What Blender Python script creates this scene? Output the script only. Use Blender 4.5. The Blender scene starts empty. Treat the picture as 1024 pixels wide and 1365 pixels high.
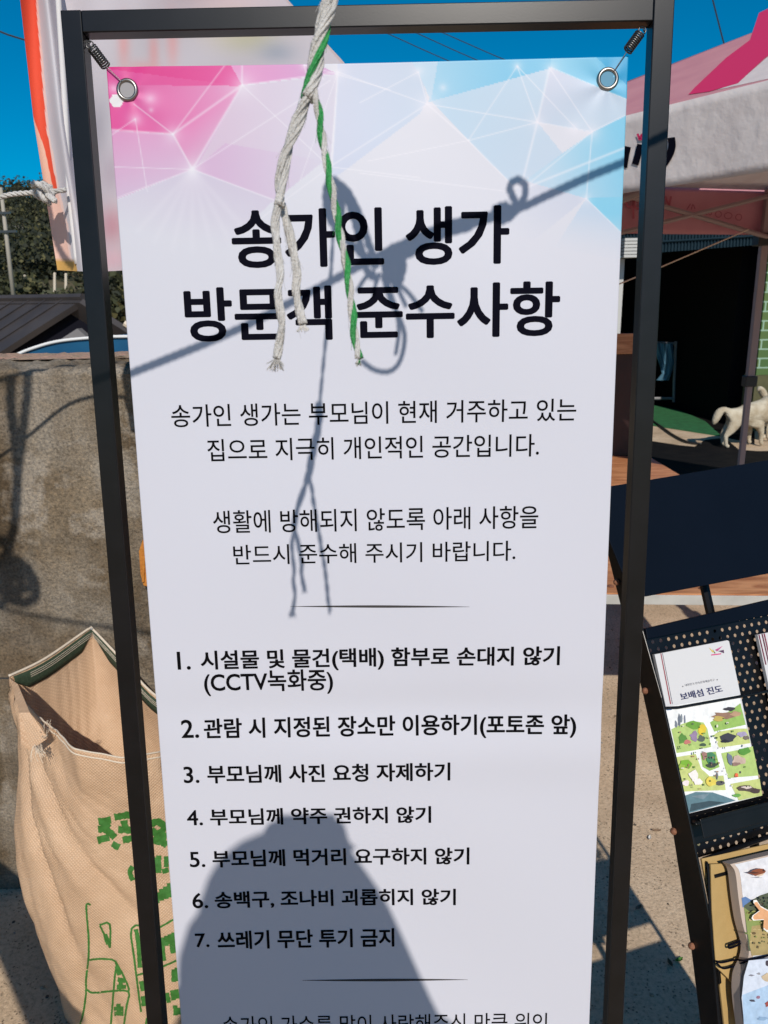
import bpy, bmesh, math, random
import numpy as np
from mathutils import Vector, Matrix, Quaternion
from mathutils.bvhtree import BVHTree
random.seed(7); rng = np.random.default_rng(7)
R = math.radians
sc = bpy.context.scene
C = sc.collection
# ---------------------------------------------------------------- camera
EYE = np.array([0., 0., 1.6])
F, CX, CY = 1026., 512., 682.5
pit, rol = R(15.0), R(-1.00281577)
fw = np.array([0, math.cos(pit), -math.sin(pit)]); r0 = np.array([1., 0, 0]); u0 = np.array([0, math.sin(pit), math.cos(pit)])
cr = r0*math.cos(rol)+u0*math.sin(rol); cu = -r0*math.sin(rol)+u0*math.cos(rol)
cam = bpy.data.cameras.new('camera'); camo = bpy.data.objects.new('camera', cam); C.objects.link(camo)
m = Matrix.Identity(4)
for i in range(3):
    m[i][0] = cr[i]; m[i][1] = cu[i]; m[i][2] = -fw[i]; m[i][3] = EYE[i]
camo.matrix_world = m
cam.sensor_fit = 'VERTICAL'; cam.sensor_height = 36; cam.sensor_width = 27; cam.lens = 36*F/1365
cam.clip_start = 0.02; cam.clip_end = 3000
cam.dof.use_dof = True; cam.dof.focus_distance = 0.98; cam.dof.aperture_fstop = 16
sc.camera = camo
# ---------------------------------------------------------------- light
LD = np.array([-0.1002, 0.7981, -0.5942]); LD /= np.linalg.norm(LD)
sun = bpy.data.lights.new('sun', 'SUN'); suno = bpy.data.objects.new('sun', sun); C.objects.link(suno)
sun.energy = 3.1; sun.angle = R(0.53); sun.color = (1.0, 0.93, 0.84)
suno.rotation_mode = 'QUATERNION'; suno.rotation_quaternion = Vector((-LD).tolist()).to_track_quat('Z', 'Y')
suno.location = (1, -8, 8)
w = bpy.data.worlds.new('World'); sc.world = w; w.use_nodes = True
nt = w.node_tree; nt.nodes.clear()
sky = nt.nodes.new('ShaderNodeTexSky'); sky.sky_type = 'NISHITA'; sky.sun_disc = False
sky.sun_elevation = math.asin(-LD[2]); sky.sun_rotation = math.atan2(-LD[0], -LD[1])
sky.air_density = 0.9; sky.dust_density = 0.25; sky.ozone_density = 3.8
hs = nt.nodes.new('ShaderNodeHueSaturation'); hs.inputs['Saturation'].default_value = 1.75; hs.inputs['Hue'].default_value = 0.49
bg = nt.nodes.new('ShaderNodeBackground'); bg.inputs[1].default_value = 0.066
wo = nt.nodes.new('ShaderNodeOutputWorld')
nt.links.new(sky.outputs[0], hs.inputs['Color']); nt.links.new(hs.outputs[0], bg.inputs[0]); nt.links.new(bg.outputs[0], wo.inputs[0])
sc.view_settings.view_transform = 'Standard'; sc.view_settings.look = 'None'
sc.view_settings.exposure = 0.3; sc.view_settings.gamma = 1.0; sc.view_settings.use_curve_mapping = False
# ---------------------------------------------------------------- helpers
def ray(px, py): return (px-CX)/F*cr-(py-CY)/F*cu+fw
def at(px, py, Y):                       # point of the pixel's ray at ground distance Y
    d = ray(px, py); return EYE+d*(Y/d[1])
def ong(px, py, z=0.):                   # on the ground (height z)
    d = ray(px, py); return EYE+d*((z-EYE[2])/d[2])
def hitp(px, py, P0, n):
    d = ray(px, py); return EYE+d*(((P0-EYE)@n)/(d@n))
def lin(c):
    c = np.asarray(c, float)/255.; return np.where(c <= .04045, c/12.92, ((c+.055)/1.055)**2.4)
class MB:
    def __init__(s): s.v = []; s.f = []; s.mi = []; s.k = 0
    def add(s, vs, fs):
        o = len(s.v); s.v += [tuple(float(x) for x in p) for p in vs]
        s.f += [tuple(o+i for i in f) for f in fs]; s.mi += [s.k]*len(fs); return s
    def box(s, O, A, B, Cc):             # corner O and three edge vectors
        O, A, B, Cc = map(np.asarray, (O, A, B, Cc))
        vs = [O, O+A, O+A+B, O+B, O+Cc, O+A+Cc, O+A+B+Cc, O+B+Cc]
        fs = [(3, 2, 1, 0), (4, 5, 6, 7), (0, 1, 5, 4), (1, 2, 6, 5), (2, 3, 7, 6), (3, 0, 4, 7)]
        if np.dot(np.cross(A, B), Cc) < 0: fs = [f[::-1] for f in fs]
        return s.add(vs, fs)
    def abox(s, x0, x1, y0, y1, z0, z1): return s.box((x0, y0, z0), (x1-x0, 0, 0), (0, y1-y0, 0), (0, 0, z1-z0))
    def tube(s, pts, r, n=8, cap=True, flat=None):
        P = np.array(pts, float); k = len(P)
        rr = np.full(k, r) if np.isscalar(r) else np.array(r, float)
        T = np.gradient(P, axis=0); T /= np.linalg.norm(T, axis=1)[:, None]+1e-12
        a = np.array([0, 0, 1.]) if abs(T[0][2]) < .9 else np.array([1., 0, 0])
        N = np.cross(T[0], a); N /= np.linalg.norm(N); vs = []
        for i in range(k):
            N = N-T[i]*(N@T[i]); N /= np.linalg.norm(N)+1e-12; B = np.cross(T[i], N)
            for j in range(n):
                t = 2*math.pi*j/n; vs.append(P[i]+rr[i]*(math.cos(t)*N+math.sin(t)*B))
        fs = [(i*n+j, i*n+(j+1) % n, (i+1)*n+(j+1) % n, (i+1)*n+j) for i in range(k-1) for j in range(n)]
        if cap: fs += [tuple(range(n))[::-1], tuple((k-1)*n+j for j in range(n))]
        return s.add(vs, fs)
    def prism(s, pts, off):              # polygon and its copy moved by off
        P = [np.asarray(p, float) for p in pts]; n = len(P); off = np.asarray(off, float)
        fs = [tuple(range(n)), tuple(range(n, 2*n))[::-1]]+[((i+1) % n, i, n+i, n+(i+1) % n) for i in range(n)]
        return s.add(P+[p+off for p in P], fs)
    def poly(s, pts): return s.add(pts, [tuple(range(len(pts)))])
    def grid(s, G):                      # G[i][j] points
        a, b = len(G), len(G[0])
        return s.add([p for row in G for p in row], [(i*b+j, i*b+j+1, (i+1)*b+j+1, (i+1)*b+j) for i in range(a-1) for j in range(b-1)])
    def ball(s, c, rad, n=8, jit=0.):
        c = np.asarray(c, float); rad = np.ones(3)*rad if np.isscalar(rad) else np.asarray(rad); vs = []; 
        for i in range(n+1):
            th = math.pi*i/n
            for j in range(2*n):
                ph = math.pi*j/n; q = 1+jit*(random.random()-.5) if 0 < i < n else 1
                vs.append(c+rad*q*np.array([math.sin(th)*math.cos(ph), math.sin(th)*math.sin(ph), math.cos(th)]))
        k = 2*n
        return s.add(vs, [(i*k+j, (i+1)*k+j, (i+1)*k+(j+1) % k, i*k+(j+1) % k) for i in range(n) for j in range(k)])
    def build(s, name, mats, parent=None, smooth=False, bevel=0, solid=0, sub=0):
        me = bpy.data.meshes.new(name); me.from_pydata(s.v, [], s.f)
        for q in (mats if isinstance(mats, (list, tuple)) else [mats]): me.materials.append(q)
        me.polygons.foreach_set('material_index', s.mi)
        if smooth: me.polygons.foreach_set('use_smooth', [True]*len(s.f))
        me.update()
        return link(name, me, parent, bevel, solid, sub)
def link(name, me, parent=None, bevel=0, solid=0, sub=0):
    o = bpy.data.objects.new(name, me); C.objects.link(o)
    if parent is not None:
        o.parent = parent; o.matrix_parent_inverse = Matrix.Translation(-world_loc(parent))
    if solid:
        q = o.modifiers.new('thickness', 'SOLIDIFY'); q.thickness = solid; q.offset = 0
    if bevel:
        q = o.modifiers.new('bevel', 'BEVEL'); q.width = bevel; q.segments = 2; q.limit_method = 'ANGLE'
    if sub:
        q = o.modifiers.new('sub', 'SUBSURF'); q.levels = sub; q.render_levels = sub
    return o
def world_loc(o):
    return o.location.copy() if o.parent is None else Vector((0, 0, 0))
def tag(o, label=None, cat=None, group=None, kind=None):
    if label: o['label'] = label
    if cat: o['category'] = cat
    if group: o['group'] = group
    if kind: o['kind'] = kind
    return o
def thing(name, label, cat, loc=(0, 0, 0), group=None):
    o = bpy.data.objects.new(name, None); C.objects.link(o); o.empty_display_size = .05
    o.location = [float(x) for x in loc]; return tag(o, label, cat, group)
def mat(name, col, rough=.6, col2=None, nscale=8., bump=0., bscale=40., spec=.5, metal=0., detail=4., ramp=(.35, .65), trans=0., coat=0.):
    M = bpy.data.materials.new(name); M.use_nodes = True; t = M.node_tree; N = t.nodes; b = N['Principled BSDF']
    b.inputs['Roughness'].default_value = rough; b.inputs['Specular IOR Level'].default_value = spec; b.inputs['Metallic'].default_value = metal
    if coat: b.inputs['Coat Weight'].default_value = coat; b.inputs['Coat Roughness'].default_value = .15
    tc = N.new('ShaderNodeTexCoord')
    b.inputs['Base Color'].default_value = (*col, 1)
    if col2 is not None:
        no = N.new('ShaderNodeTexNoise'); no.inputs['Scale'].default_value = nscale; no.inputs['Detail'].default_value = detail
        cr_ = N.new('ShaderNodeValToRGB'); cr_.color_ramp.elements[0].color = (*col, 1); cr_.color_ramp.elements[1].color = (*col2, 1)
        cr_.color_ramp.elements[0].position = ramp[0]; cr_.color_ramp.elements[1].position = ramp[1]
        t.links.new(tc.outputs['Object'], no.inputs['Vector']); t.links.new(no.outputs['Fac'], cr_.inputs[0]); t.links.new(cr_.outputs[0], b.inputs['Base Color'])
    if bump:
        nb = N.new('ShaderNodeTexNoise'); nb.inputs['Scale'].default_value = bscale; nb.inputs['Detail'].default_value = 5
        bp = N.new('ShaderNodeBump'); bp.inputs['Strength'].default_value = bump; bp.inputs['Distance'].default_value = .01
        t.links.new(tc.outputs['Object'], nb.inputs['Vector']); t.links.new(nb.outputs['Fac'], bp.inputs['Height']); t.links.new(bp.outputs[0], b.inputs['Normal'])
    if trans:
        tr = N.new('ShaderNodeBsdfTranslucent'); mx = N.new('ShaderNodeMixShader'); mx.inputs[0].default_value = trans
        src = b.inputs['Base Color'].links[0].from_socket if b.inputs['Base Color'].links else None
        if src: t.links.new(src, tr.inputs[0])
        else: tr.inputs[0].default_value = (*col, 1)
        t.links.new(b.outputs[0], mx.inputs[1]); t.links.new(tr.outputs[0], mx.inputs[2]); t.links.new(mx.outputs[0], N['Material Output'].inputs[0])
    return M
def attr_mat(name, rough=.5, trans=0., spec=.4, bump=0., bscale=30):
    M = mat(name, (.5, .5, .5), rough, spec=spec, bump=bump, bscale=bscale); t = M.node_tree
    a = t.nodes.new('ShaderNodeAttribute'); a.attribute_name = 'print'
    b = t.nodes['Principled BSDF']; t.links.new(a.outputs['Color'], b.inputs['Base Color'])
    if trans:
        tr = t.nodes.new('ShaderNodeBsdfTranslucent'); mx = t.nodes.new('ShaderNodeMixShader'); mx.inputs[0].default_value = trans
        t.links.new(a.outputs['Color'], tr.inputs[0]); t.links.new(b.outputs[0], mx.inputs[1]); t.links.new(tr.outputs[0], mx.inputs[2])
        t.links.new(mx.outputs[0], t.nodes['Material Output'].inputs[0])
    return M
def set_print(me, cols):
    a = me.color_attributes.new('print', 'FLOAT_COLOR', 'POINT')
    c4 = np.ones((len(cols), 4), np.float32); c4[:, :3] = cols; a.data.foreach_set('color', c4.ravel())
def smoothpath(pts, n=8):                # Catmull-Rom
    P = np.array(pts, float); P = np.vstack([2*P[0]-P[1], P, 2*P[-1]-P[-2]]); out = []
    for i in range(1, len(P)-2):
        for t in np.linspace(0, 1, n, endpoint=False):
            a, b, c, d = P[i-1:i+3]
            out.append(.5*(2*b+(c-a)*t+(2*a-5*b+4*c-d)*t*t+(3*b-a-3*c+d)*t**3))
    out.append(P[-2]); return np.array(out)
def resample(P, step):
    P = np.array(P); d = np.r_[0, np.cumsum(np.linalg.norm(np.diff(P, axis=0), axis=1))]
    k = max(3, int(d[-1]/step)); s = np.linspace(0, d[-1], k)
    return np.array([np.interp(s, d, P[:, i]) for i in range(3)]).T, s
def frames(P):
    T = np.gradient(P, axis=0); T /= np.linalg.norm(T, axis=1)[:, None]+1e-12
    a = np.array([0, 0, 1.]) if abs(T[0][2]) < .9 else np.array([1., 0, 0])
    N = np.cross(T[0], a); Ns = []; Bs = []
    for i in range(len(P)):
        N = N-T[i]*(N@T[i]); N = N/(np.linalg.norm(N)+1e-12); Ns.append(N); Bs.append(np.cross(T[i], N))
    return np.array(Ns), np.array(Bs)
def strands(path, rad, lay, n=3, share=None, phase=0., fine=None):   # paths of twisted strands round a path
    P, s = resample(smoothpath(path), fine or rad*.9); N, B = frames(P); out = []
    rv = rad if np.isscalar(rad) else rad
    for k in range(n):
        a = 2*math.pi*(s/lay+k/n)+phase
        out.append(P+rv*.5*(np.cos(a)[:, None]*N+np.sin(a)[:, None]*B))
    return out
def rope_mb(path, rad, lay=None, n=3):
    mb = MB()
    for q in strands(path, rad, lay or rad*7, n): mb.tube(q, rad*(.56 if n < 4 else .5), 6)
    if n > 3: mb.tube(smoothpath(path), rad*.6, 6)
    return mb
def skin(name, nodes, edges, material, parent=None, levels=2, root=None):
    names = list(nodes); me = bpy.data.meshes.new(name)
    me.from_pydata([nodes[k][0] for k in names], [(names.index(a), names.index(b)) for a, b in edges], [])
    o = bpy.data.objects.new(name, me); C.objects.link(o)
    md = o.modifiers.new('skin', 'SKIN'); md.use_smooth_shade = True; md.branch_smoothing = .6
    lay = me.skin_vertices[0]
    for i, k in enumerate(names):
        r = nodes[k][1]; lay.data[i].radius = (r, r) if np.isscalar(r) else r
        lay.data[i].use_root = (k == (root or names[0]))
    o.modifiers.new('sub', 'SUBSURF').levels = levels
    dg = bpy.context.evaluated_depsgraph_get(); dg.update()
    nm = bpy.data.meshes.new_from_object(o.evaluated_get(dg)); bpy.data.objects.remove(o)
    nm.materials.clear(); nm.materials.append(material)
    nm.polygons.foreach_set('use_smooth', [True]*len(nm.polygons))
    return link(name, nm, parent)
# ---------------------------------------------------------------- the banner's plane
BT = np.array([-0.31092883, 0.98989823, 0.27107407])+EYE
by, bl = R(-0.48463404), R(3.94333741)
BU = np.array([math.cos(by), math.sin(by), 0]); bnh = np.array([-math.sin(by), math.cos(by), 0])
BD = -(math.cos(bl)*np.array([0, 0, 1.])+math.sin(bl)*bnh); BN = np.cross(BU, BD)
if BN[1] < 0: BN = -BN
def uv(px, py, off=0.):
    P = hitp(px, py, BT+BN*off, BN)-BT; return P@BU, P@BD
def pucker(a, b):                        # pull creases round an eyelet
    r_ = np.sqrt(a*a+b*b)+1e-6; return .0005*np.exp(-r_/.06)*np.clip(r_/.012, 0, 1)*np.cos(5*np.arctan2(b, a)+.7)
def bwave(u, v):
    return .0016*np.sin(v*17+1.5*np.sin(u*7))*np.sin(u*5.2)+.0030*np.exp(-((v-.80)/.03)**2)*np.cos((u-.3)*4)-.0026*np.exp(-((v-.87)/.035)**2)*np.cos((u-.45)*4)+.0035*np.cos((u-.3)*4.2)+pucker(u-.0255, v-.029)+pucker(u-.5755, v-.029)
def BS(u, v, off=0.):                    # banner surface
    return BT+BU*u+BD*v+BN*(bwave(u, v)-off)
def bhit(px, py): return hitp(px, py, BT, BN)
def caster(px, py, ratio, base=bhit):    # the point that throws its shadow on the receiver under (px,py)
    P = base(px, py); zb = (P-EYE)@fw; return P-LD*((1-ratio)*zb/(LD@fw))
# ================================================================ materials
M_black = mat('black_paint', (.003, .003, .0035), .31, (.005, .005, .006), 25, bump=.010, bscale=700, spec=.36)
M_vinyl = attr_mat('printed_vinyl', .42, spec=.35)
M_ink = mat('navy_ink', (.004, .004, .009), .8, spec=.03)
M_ink2 = mat('black_ink', (.004, .004, .005), .8, spec=.03)
M_steel = mat('steel', (.30, .28, .26), .33, metal=1.)
M_wire = mat('dark_wire', (.12, .12, .12), .35, metal=.9)
M_conc = mat('concrete', (.42, .34, .25), .9, bump=.3)
M_wood = mat('varnished_wood', (.50, .22, .09), .45, (.30, .11, .04), 6, bump=.1, bscale=30)
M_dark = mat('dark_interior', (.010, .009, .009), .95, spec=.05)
M_navy = mat('navy_metal', (.0022, .005, .011), .5, (.0035, .007, .015), 3, bump=.03, bscale=200, spec=.05)
M_rust = mat('rust', (.30, .13, .07), .7, (.16, .06, .03), 60, bump=.4, bscale=200)
def wear(M, col, scale, thr, col2=None):  # flecks of chipped paint and dust
    t = M.node_tree; N = t.nodes; b = N['Principled BSDF']; src = b.inputs['Base Color'].links[0].from_socket
    tc = N.new('ShaderNodeTexCoord'); n = N.new('ShaderNodeTexNoise'); n.inputs['Scale'].default_value = scale; n.inputs['Detail'].default_value = 8; n.inputs['Roughness'].default_value = .7
    c = N.new('ShaderNodeValToRGB'); c.color_ramp.elements[0].position = thr; c.color_ramp.elements[1].position = thr+.03
    x = N.new('ShaderNodeMix'); x.data_type = 'RGBA'; x.inputs[7].default_value = (*col, 1)
    t.links.new(tc.outputs['Object'], n.inputs['Vector']); t.links.new(n.outputs['Fac'], c.inputs[0]); t.links.new(c.outputs[0], x.inputs[0]); t.links.new(src, x.inputs[6]); t.links.new(x.outputs[2], b.inputs['Base Color'])
wear(M_black, (.10, .085, .07), 38, .735); wear(M_navy, (.12, .13, .14), 160, .76)
# ================================================================ ground
def ground_mat():
    M = bpy.data.materials.new('gritty_concrete'); M.use_nodes = True; t = M.node_tree; N = t.nodes; b = N['Principled BSDF']
    b.inputs['Roughness'].default_value = .92; b.inputs['Specular IOR Level'].default_value = .2
    tc = N.new('ShaderNodeTexCoord')
    def noise(s, d=4, r=.6):
        n = N.new('ShaderNodeTexNoise'); n.inputs['Scale'].default_value = s; n.inputs['Detail'].default_value = d; n.inputs['Roughness'].default_value = r
        t.links.new(tc.outputs['Object'], n.inputs['Vector']); return n
    def ramp(src, stops):
        c = N.new('ShaderNodeValToRGB'); e = c.color_ramp.elements
        while len(e) < len(stops): e.new(.5)
        for q, (p, col) in zip(e, stops): q.position = p; q.color = (*col, 1)
        t.links.new(src, c.inputs[0]); return c
    big = ramp(noise(3.0, 7, .65).outputs['Fac'], [(.3, (.47, .345, .225)), (.5, (.62, .465, .315)), (.7, (.72, .56, .395))])
    fine = ramp(noise(90, 6, .7).outputs['Fac'], [(.3, (.55, .55, .55)), (.5, (.95, .95, .95)), (.75, (1.15, 1.15, 1.15))])
    mx = N.new('ShaderNodeMix'); mx.data_type = 'RGBA'; mx.blend_type = 'MULTIPLY'; mx.inputs[0].default_value = 1
    t.links.new(big.outputs[0], mx.inputs[6]); t.links.new(fine.outputs[0], mx.inputs[7])
    vo = N.new('ShaderNodeTexVoronoi'); vo.inputs['Scale'].default_value = 95; t.links.new(tc.outputs['Object'], vo.inputs['Vector'])
    peb = ramp(vo.outputs['Distance'], [(.16, (1, 1, 1)), (.30, (0, 0, 0))])
    sel = ramp(noise(22, 3).outputs['Fac'], [(.46, (0, 0, 0)), (.53, (1, 1, 1))])
    mm = N.new('ShaderNodeMath'); mm.operation = 'MULTIPLY'; t.links.new(peb.outputs[0], mm.inputs[0]); t.links.new(sel.outputs[0], mm.inputs[1])
    mx2 = N.new('ShaderNodeMix'); mx2.data_type = 'RGBA'; mx2.inputs[7].default_value = (.20, .15, .10, 1)
    t.links.new(mm.outputs[0], mx2.inputs[0]); t.links.new(mx.outputs[2], mx2.inputs[6]); t.links.new(mx2.outputs[2], b.inputs['Base Color'])
    bp = N.new('ShaderNodeBump'); bp.inputs['Strength'].default_value = .55; bp.inputs['Distance'].default_value = .006
    t.links.new(noise(120, 6, .7).outputs['Fac'], bp.inputs['Height']); t.links.new(bp.outputs[0], b.inputs['Normal'])
    return M
M_ground = ground_mat()
g = MB(); g.poly([(-400, -60, 0), (400, -60, 0), (400, 700, 0), (-400, 700, 0)]); tag(g.build('ground', M_ground), kind='structure')
# ================================================================ banner stand
ft = .0115                                # half the square tube
stand = thing('banner_stand', 'black square-tube steel frame stand holding the white notice banner', 'banner stand', (BT+BU*.3+BD*1.9)*np.array([1, 1, 0]))
VB = ((BT[2]-.03)/-BD[2])
ul0, _v0 = uv(84, 60, -ft); ul1, _v1 = uv(195.9, 1365, -ft)
ur0, _v2 = uv(898.5, 30, -ft); ur1, _v3 = uv(830.7, 1365, -ft)
def lerp(a, b, va, vb, v): return a+(b-a)*(v-va)/(vb-va)
lo = lambda v: lerp(ul0, ul1, _v0, _v1, v)
ro = lambda v: lerp(ur0, ur1, _v2, _v3, v)
vt = uv(500, 4.5, -ft)[1]
def FP(u, v, n): return BT+BU*u+BD*v+BN*n
def bar(f0, f1, v0, v1, mb):
    mb.add([FP(f0(v0), v0, -ft), FP(f1(v0), v0, -ft), FP(f1(v1), v1, -ft), FP(f0(v1), v1, -ft), FP(f0(v0), v0, ft), FP(f1(v0), v0, ft), FP(f1(v1), v1, ft), FP(f0(v1), v1, ft)],
           [(0, 1, 2, 3), (7, 6, 5, 4), (1, 0, 4, 5), (2, 1, 5, 6), (3, 2, 6, 7), (0, 3, 7, 4)])
tw = .0232
q = MB(); bar(lo, lambda v: lo(v)+tw, vt, VB, q); q.build('post', M_black, stand, bevel=.0012)
q = MB(); bar(lambda v: ro(v)-tw, ro, vt, VB, q); q.build('post', M_black, stand, bevel=.0012)
q = MB(); q.box(FP(lo(vt)+tw, vt+.0003, -ft+.0004), BU*(ro(vt)-lo(vt)-2*tw), BD*(tw-.0003), BN*(2*ft-.0008)); q.build('top_bar', M_black, stand, bevel=.0012)
q = MB(); q.box(FP(lo(1.8)+tw, 1.78, -ft+.0004), BU*(ro(1.8)-lo(1.8)-2*tw), BD*tw, BN*(2*ft-.0008)); q.build('bottom_bar', M_black, stand, bevel=.0012)
for fn in (lambda v: lo(v), lambda v: ro(v)-tw):
    q = MB(); p = FP(fn(VB), VB, 0); q.abox(p[0], p[0]+tw, p[1]-.24, p[1]+.24, .004, .031); q.build('foot', M_black, stand, bevel=.0012)
# ================================================================ the banner sheet and its print
W_B, H_B = .6, 1.7
def banner():
    root = thing('notice_banner', 'white hanging notice banner with pink and blue polygon header and Korean rules', 'banner', FP(.3, 1.7, 0))
    nu = 500; vtop = .27; nvt = 226
    us = np.linspace(0, W_B, nu)
    vs = np.linspace(0, vtop, nvt)
    U, V = np.meshgrid(us, vs)
    # colour of each point of the header, painted in photograph-like sheet coordinates (x right, y down, one unit = about a millimetre)
    B = BT+U[..., None]*BU+V[..., None]*BD-EYE
    Z = B@fw; X = CX+F*(B@cr)/Z; Y = CY-F*(B@cu)/Z      # lay-out units of the printed sheet
    base = np.array([219, 220, 231.]); col = np.ones(X.shape+(3,))*base
    def half(ax, ay, bx, by_): return (bx-ax)*(Y-ay)-(by_-ay)*(X-ax)
    def inside(poly):
        c = np.zeros(X.shape, bool); n = len(poly)
        for i in range(n):
            (x1, y1), (x2, y2) = poly[i], poly[i-1]
            if y1 == y2: continue
            c ^= ((y1 > Y) != (y2 > Y)) & (X < (x2-x1)*(Y-y1)/(y2-y1)+x1)
        return c
    def fill(poly, c0, c1=None, p0=None, p1=None):
        k = inside(poly)
        if c1 is None: col[k] = c0; return
        d = np.array(p1, float)-p0; t = np.clip(((X-p0[0])*d[0]+(Y-p0[1])*d[1])/(d@d), 0, 1)[..., None]
        cc = np.array(c0, float)*(1-t)+np.array(c1, float)*t; col[k] = cc[k]
    # pink side
    fill([(120, 70), (322, 112), (430, 215), (365, 268), (256, 225), (120, 280)], (214, 176, 212), (212, 207, 225), (256, 215), (420, 235))
    fill([(256, 225), (150, 266), (120, 270), (120, 172), (230, 178)], (222, 160, 203), (214, 190, 218), (190, 172), (210, 250))
    fill([(256, 225), (160, 265), (120, 280), (120, 360), (300, 330), (365, 266)], (210, 202, 222), base, (250, 230), (230, 320))
    fill([(230, 178), (322, 112), (256, 225)], (228, 130, 186), (218, 176, 208), (245, 165), (280, 200))
    fill([(120, 112), (322, 112), (230, 178), (120, 172)], (228, 84, 158), (224, 150, 196), (150, 150), (300, 118))
    fill([(120, 80), (304, 80), (324, 112), (120, 113)], (222, 48, 136), (226, 84, 160), (150, 92), (320, 100))
    fill([(120, 80), (140, 80), (148, 92), (320, 113), (120, 113)], (226, 84, 158))
    fill([(304, 80), (412, 80), (450, 96), (322, 112)], (226, 150, 202), (208, 160, 208), (322, 100), (440, 92))
    fill([(322, 113), (450, 97), (440, 215), (300, 190), (262, 222)], (216, 196, 218), (213, 209, 226), (300, 160), (420, 160))
    # blue side
    fill([(450, 96), (442, 240), (560, 150), (570, 132), (558, 80), (450, 80)], (206, 212, 232), (198, 212, 232), (450, 150), (560, 150))
    fill([(575, 132), (735, 88), (717, 162), (760, 215), (683, 245), (625, 186)], (188, 213, 234), (196, 213, 232), (600, 140), (720, 220))
    fill([(583, 75), (735, 70), (735, 90), (572, 134)], (160, 208, 235), (120, 196, 232), (575, 110), (680, 90))
    fill([(545, 75), (585, 75), (575, 133), (558, 94)], (188, 215, 236))
    fill([(735, 88), (845, 135), (845, 152), (790, 176), (717, 162)], (205, 211, 230), (192, 211, 230), (740, 100), (790, 172))
    fill([(735, 90), (735, 70), (850, 70), (850, 138)], (140, 205, 235), (96, 186, 226), (745, 85), (830, 95))
    fill([(788, 70), (850, 70), (850, 125)], (72, 176, 222), (38, 160, 214), (800, 80), (838, 110))
    fill([(845, 148), (790, 176), (700, 240), (782, 264), (845, 330)], (188, 214, 234), (126, 200, 232), (730, 225), (832, 190))
    fill([(700, 240), (782, 264), (700, 330), (620, 330)], (206, 211, 228), base, (750, 250), (690, 320))
    fill([(782, 264), (845, 326), (845, 262)], (132, 204, 234))
    fill([(782, 264), (845, 326), (845, 350), (740, 330)], (196, 212, 232), base, (810, 290), (790, 350))
    def line(a, b, w, s=.55):
        a = np.array(a, float); b = np.array(b, float); d = b-a; L2 = d@d
        t = np.clip(((X-a[0])*d[0]+(Y-a[1])*d[1])/L2, 0, 1)
        D = np.hypot(X-a[0]-t*d[0], Y-a[1]-t*d[1]); k = (s*np.exp(-(D/w)**2))[..., None]
        col[:] = col*(1-k)+np.array([238, 236, 244.])*k
    def glow(c, r, s=.9):
        D = np.hypot(X-c[0], Y-c[1]); k = (s*np.exp(-(D/r)**1.4))[..., None]; col[:] = col*(1-k)+np.array([240, 236, 246.])*k
    N1, N2, N3 = (230, 178), (322, 112), (256, 225); M1 = (450, 94)
    for a, b, w_ in [(N1, N2, 1.6), (N2, N3, 1.6), (N1, N3, 1.4), ((140, 172), N1, 1.5), ((178, 138), N1, .9), (N1, (303, 80), .9), (N2, (322, 80), 1.2), (N2, (440, 222), .7),
                     (N3, (440, 105), .8), (N3, (370, 268), 1.1), (N3, (150, 266), 1.), ((180, 158), (196, 255), .7), ((180, 158), (148, 180), .8), (N2, M1, 1.2), (M1, (442, 220), 1.7),
                     ((140, 222), N3, .7), (M1, (400, 240), .6), ((405, 84), (409, 102), 1), ((405, 84), (520, 118), .8), ((405, 84), (432, 104), .8), (M1, (570, 137), .8), ((442, 220), (570, 137), 1), ((442, 220), (335, 300), .7), ((480, 135), (558, 94), .8), ((558, 94), (570, 137), .9), ((442, 222), (560, 236), .8),
                     ((570, 137), (625, 186), 1.2), ((625, 186), (684, 246), 1.2), ((570, 137), (717, 162), .9), ((717, 162), (625, 186), .9), ((625, 186), (490, 214), .7), ((690, 87), (625, 186), .8),
                     ((690, 87), (717, 162), .9), ((690, 87), (770, 172), .8), ((733, 90), (717, 162), 1.6), ((717, 162), (697, 242), 1.6), ((733, 90), (790, 175), .8), ((717, 162), (790, 175), .8),
                     ((790, 175), (706, 244), .9), ((845, 192), (700, 250), 1.6), ((790, 175), (782, 264), .9), ((790, 175), (845, 148), 1), ((782, 264), (845, 326), .9), ((480, 230), (690, 256), .8), ((735, 89), (845, 136), .8)]:
        line(a, b, w_)
    for c, r_ in [(N1, 11), (N2, 16), (N3, 12), ((180, 159), 8), ((200, 131), 9), ((201, 146), 3), ((152, 117), 8), (M1, 10), ((558, 93), 7), ((570, 137), 13), ((591, 115), 5), ((690, 87), 6), ((735, 90), 8), ((717, 162), 8), ((790, 175), 10), ((766, 170), 8), ((700, 245), 9), ((405, 85), 5), ((782, 264), 6)]:
        glow(c, r_, .55)
    for k in range(7):
        a = math.pi/2+(k-3)*.24; line(N3, (N3[0]+110*math.cos(a), N3[1]+110*math.sin(a)), 4, .16)
    hx = [(155+9.5*math.cos(q*math.pi/3), 134+9.5*math.sin(q*math.pi/3)) for q in range(6)]; fill(hx, (240, 238, 242))
    k = np.clip((V-.17)/.07, 0, 1)[..., None]; col = col*(1-k)+base*k
    # lower, plain part of the sheet
    vs2 = np.linspace(vtop, H_B, 150)[1:]; us2 = us
    allv = np.r_[vs, vs2]
    mb = MB(); UU, VV = np.meshgrid(us, allv)
    P = BT+UU[..., None]*BU+VV[..., None]*BD+BN*bwave(UU, VV)[..., None]
    me = bpy.data.meshes.new('sheet'); nr = len(allv)
    idx = np.arange(nr*nu).reshape(nr, nu)
    fs = np.stack([idx[:-1, :-1], idx[:-1, 1:], idx[1:, 1:], idx[1:, :-1]], -1).reshape(-1, 4)
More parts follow.
